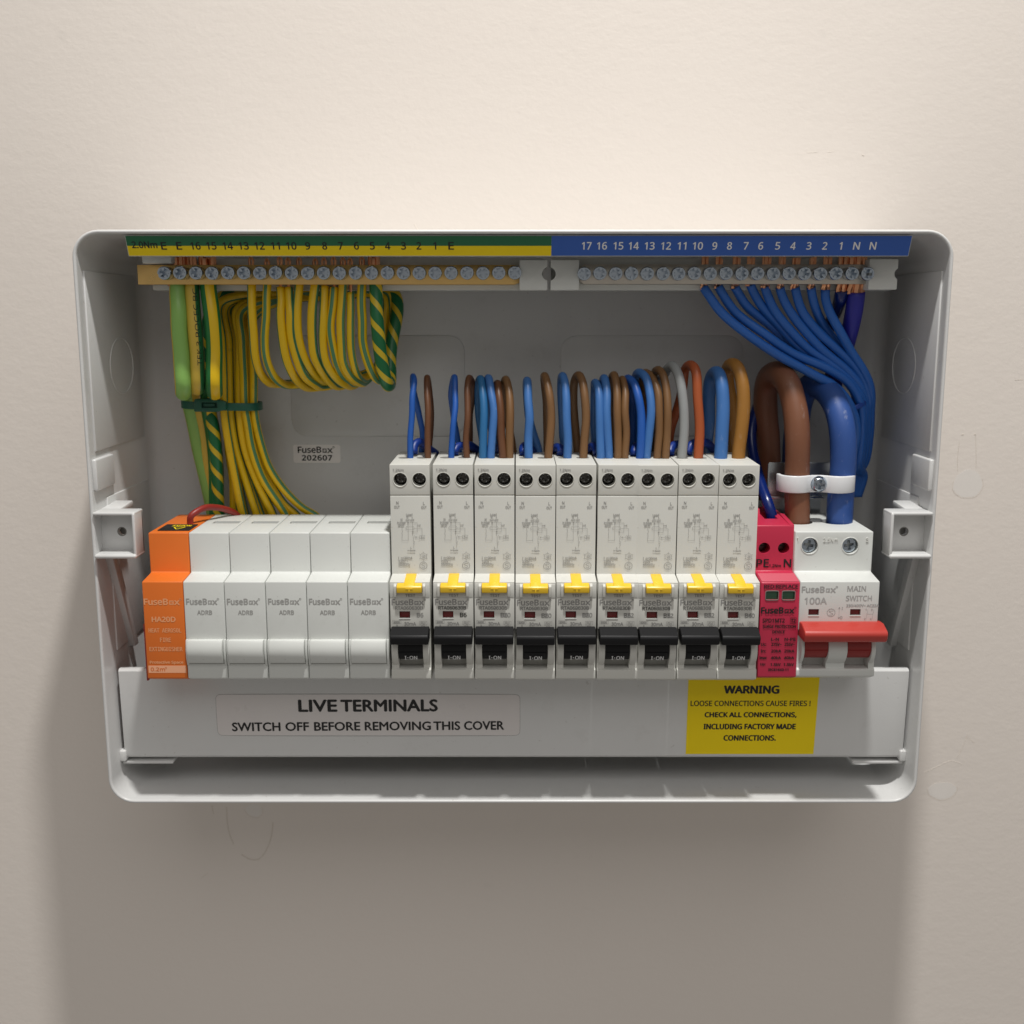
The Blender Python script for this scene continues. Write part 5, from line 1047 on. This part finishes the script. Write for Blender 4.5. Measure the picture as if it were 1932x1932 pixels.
  ('earth_wire','thin earth wire, eleventh from the left of the loops under the brass bar','thin earth wires hanging in loops under the brass bar','earth_yellow',2.1,(-0.02, -0.15),('solid', 1),[(-67.2,58,108.4),(-67.4,59.7,99.7),(-67.4,61,90.3),(-67,61,80.8),(-65.6,61,72.8),(-63.7,57.6,67.3),(-61.6,49.7,63.9),(-60,39,64.7),(-60.1,33,74.5),(-58.1,31,84.2),(-57.3,31,96.2),(-58.1,31,104.1),(-65.9,30,105.4),(-86.2,30,105),(-106.5,30,103.4),(-126.6,24,89.2),(-126.1,26,81.5),(-126.6,27,63.3),(-126.7,27,50.2),(-126.5,27,42.3),(-125.9,26.2,29.7),(-123.1,25.4,17.1),(-116.6,24.6,2.4),(-109,23.8,-5.9),(-105,22.8,-19.9)]),
  ('earth_wire','green earth wire with spiral yellow stripes, rightmost loop under the brass bar','','earth_spiral',3.0,0,('strand', 5),[(-61.2,58,108.2),(-61.1,59,102.7),(-60.8,61,95.2),(-60.1,62,84.6),(-59,62,73.2),(-57.8,60,65.8),(-57.2,55,61.9),(-57.1,48,61.7),(-57.2,43,65.3),(-57.4,40,72.4),(-56.7,37,81.1),(-55,34,91.4),(-54.3,32,98.2),(-56.2,30,104.2),(-66.2,28,105.6),(-86.7,27,105.2),(-103,27,104.8),(-113.2,27,104),(-129.9,27,104.2),(-137.2,28,102.8),(-142.6,28,97.7),(-146.8,27,86.7),(-148.1,28,68.2),(-146.5,31,53.5),(-144.6,33,42.8),(-143.7,33,31.4),(-144.1,31,16.1),(-144.9,29,3.2),(-145.4,28,-6.1)]),
  ('red_wire','short red wire arching from the top of the orange unit to behind the blank covers','','ins_red',1.5,0,None,[(-148.2,64,-3.6),(-148.2,64,0.4),(-147.8,64,2.3),(-145.9,62,4.3),(-142.7,58,5),(-138.9,52,4.3),(-136.3,46,2.4),(-133.5,42,-0.4),(-131.5,40,-3)]),
]
TXT_DONE = []
CAT = {'neutral_tail': 'wire', 'brown_main_cable': 'cable', 'blue_main_cable': 'cable'}
for (name, label, group, m, r, roll, cu, pts) in WIRES:
    org = pts[0]
    bm = B(); F = tube(bm, pts, r, 16 if r > 2.8 else 12, roll, 1.2 if r < 3 else 1.8, .35 if r < 2.5 else .2)
    w = solid(name, label, CAT.get(name, 'wire'), bm, m, org, group or None, auto=0)
    for p in w.data.polygons: p.use_smooth = len(p.vertices) == 4
    if cu:
        kind_, k = cu
        x, d, z = pts[0]
        bm = B()
        if kind_ == 'strand':
            rr = r * .78
            for i in range(k):
                a = 2 * math.pi * i / k + random.random(); q = rr * (.25 + .5 * random.random())
                sx, sd = q * math.cos(a) * 1.25, q * math.sin(a)
                top = 118.6 + random.uniform(-.5, .8)
                tube(bm, [(x + sx * 1.2, d + sd, z - 1.0), (x + sx * 1.3, d + sd, z + .8), (x + sx, 57.5 + sd, 106.8), (x + sx * 1.1, 57.5 + sd, 112), (x + sx * 1.2, 57.5 + sd, top)], rr * .50, 6, step=1.5)
        else:
            top = 117.9 + random.uniform(-.5, .5)
            for s in (-1, 1):
                tube(bm, [(x, d, z - 1.0), (x + .1 * s, 57.6, 106.5), (x + .45 * s, 57.5, 112), (x + .8 * s, 57.5, top - .6)], .62, 6, step=1.5)
            tube(bm, [(x - .8, 57.5, top - .8), (x - .5, 57.6, top + .2), (x, 57.6, top + .55), (x + .5, 57.6, top + .2), (x + .8, 57.5, top - .8)], .62, 6, step=.6)
        part("copper_core", bm, 'copper', w, 50)
    if 'black print' in label:               # print running down the beige wire
        bm = B(); s = "TEK 3 ROCEC BC"; vs, fs, W_, H_ = glyphs(s, 'sans')
        L0, L1, sc_ = 3.0, 37.0, 34.0 / W_
        def at_len(Lq):
            for a_, b_ in zip(F[:-1], F[1:]):
                if b_[4] >= Lq:
                    q = (Lq - a_[4]) / max(1e-6, b_[4] - a_[4]); return a_[0].lerp(b_[0], q), b_[2], b_[3]
            return F[-1][0], F[-1][2], F[-1][3]
        bv = []
        for vx, vy in vs:
            Lq = (L0 + L1) / 2 - vx * sc_; ang = vy * (2.0 / H_) / r
            p_, n_, b_ = at_len(Lq); ang0 = 0.62
            e = Vector((1, 0, 0)); sgn = 1 if b_.dot(e) > 0 else -1
            bv.append(bm.verts.new(p_ + (n_ * math.cos(ang0 - ang) + b_ * sgn * math.sin(ang0 - ang)) * (r * 1.03)))
        for f in fs:
            try: bm.faces.new([bv[k_] for k_ in f])
            except ValueError: pass
        part("printed_text", bm, 'print_k', w, 0, kind='stuff')

for o in list(bpy.data.objects):
    if '_org' in o: del o['_org']
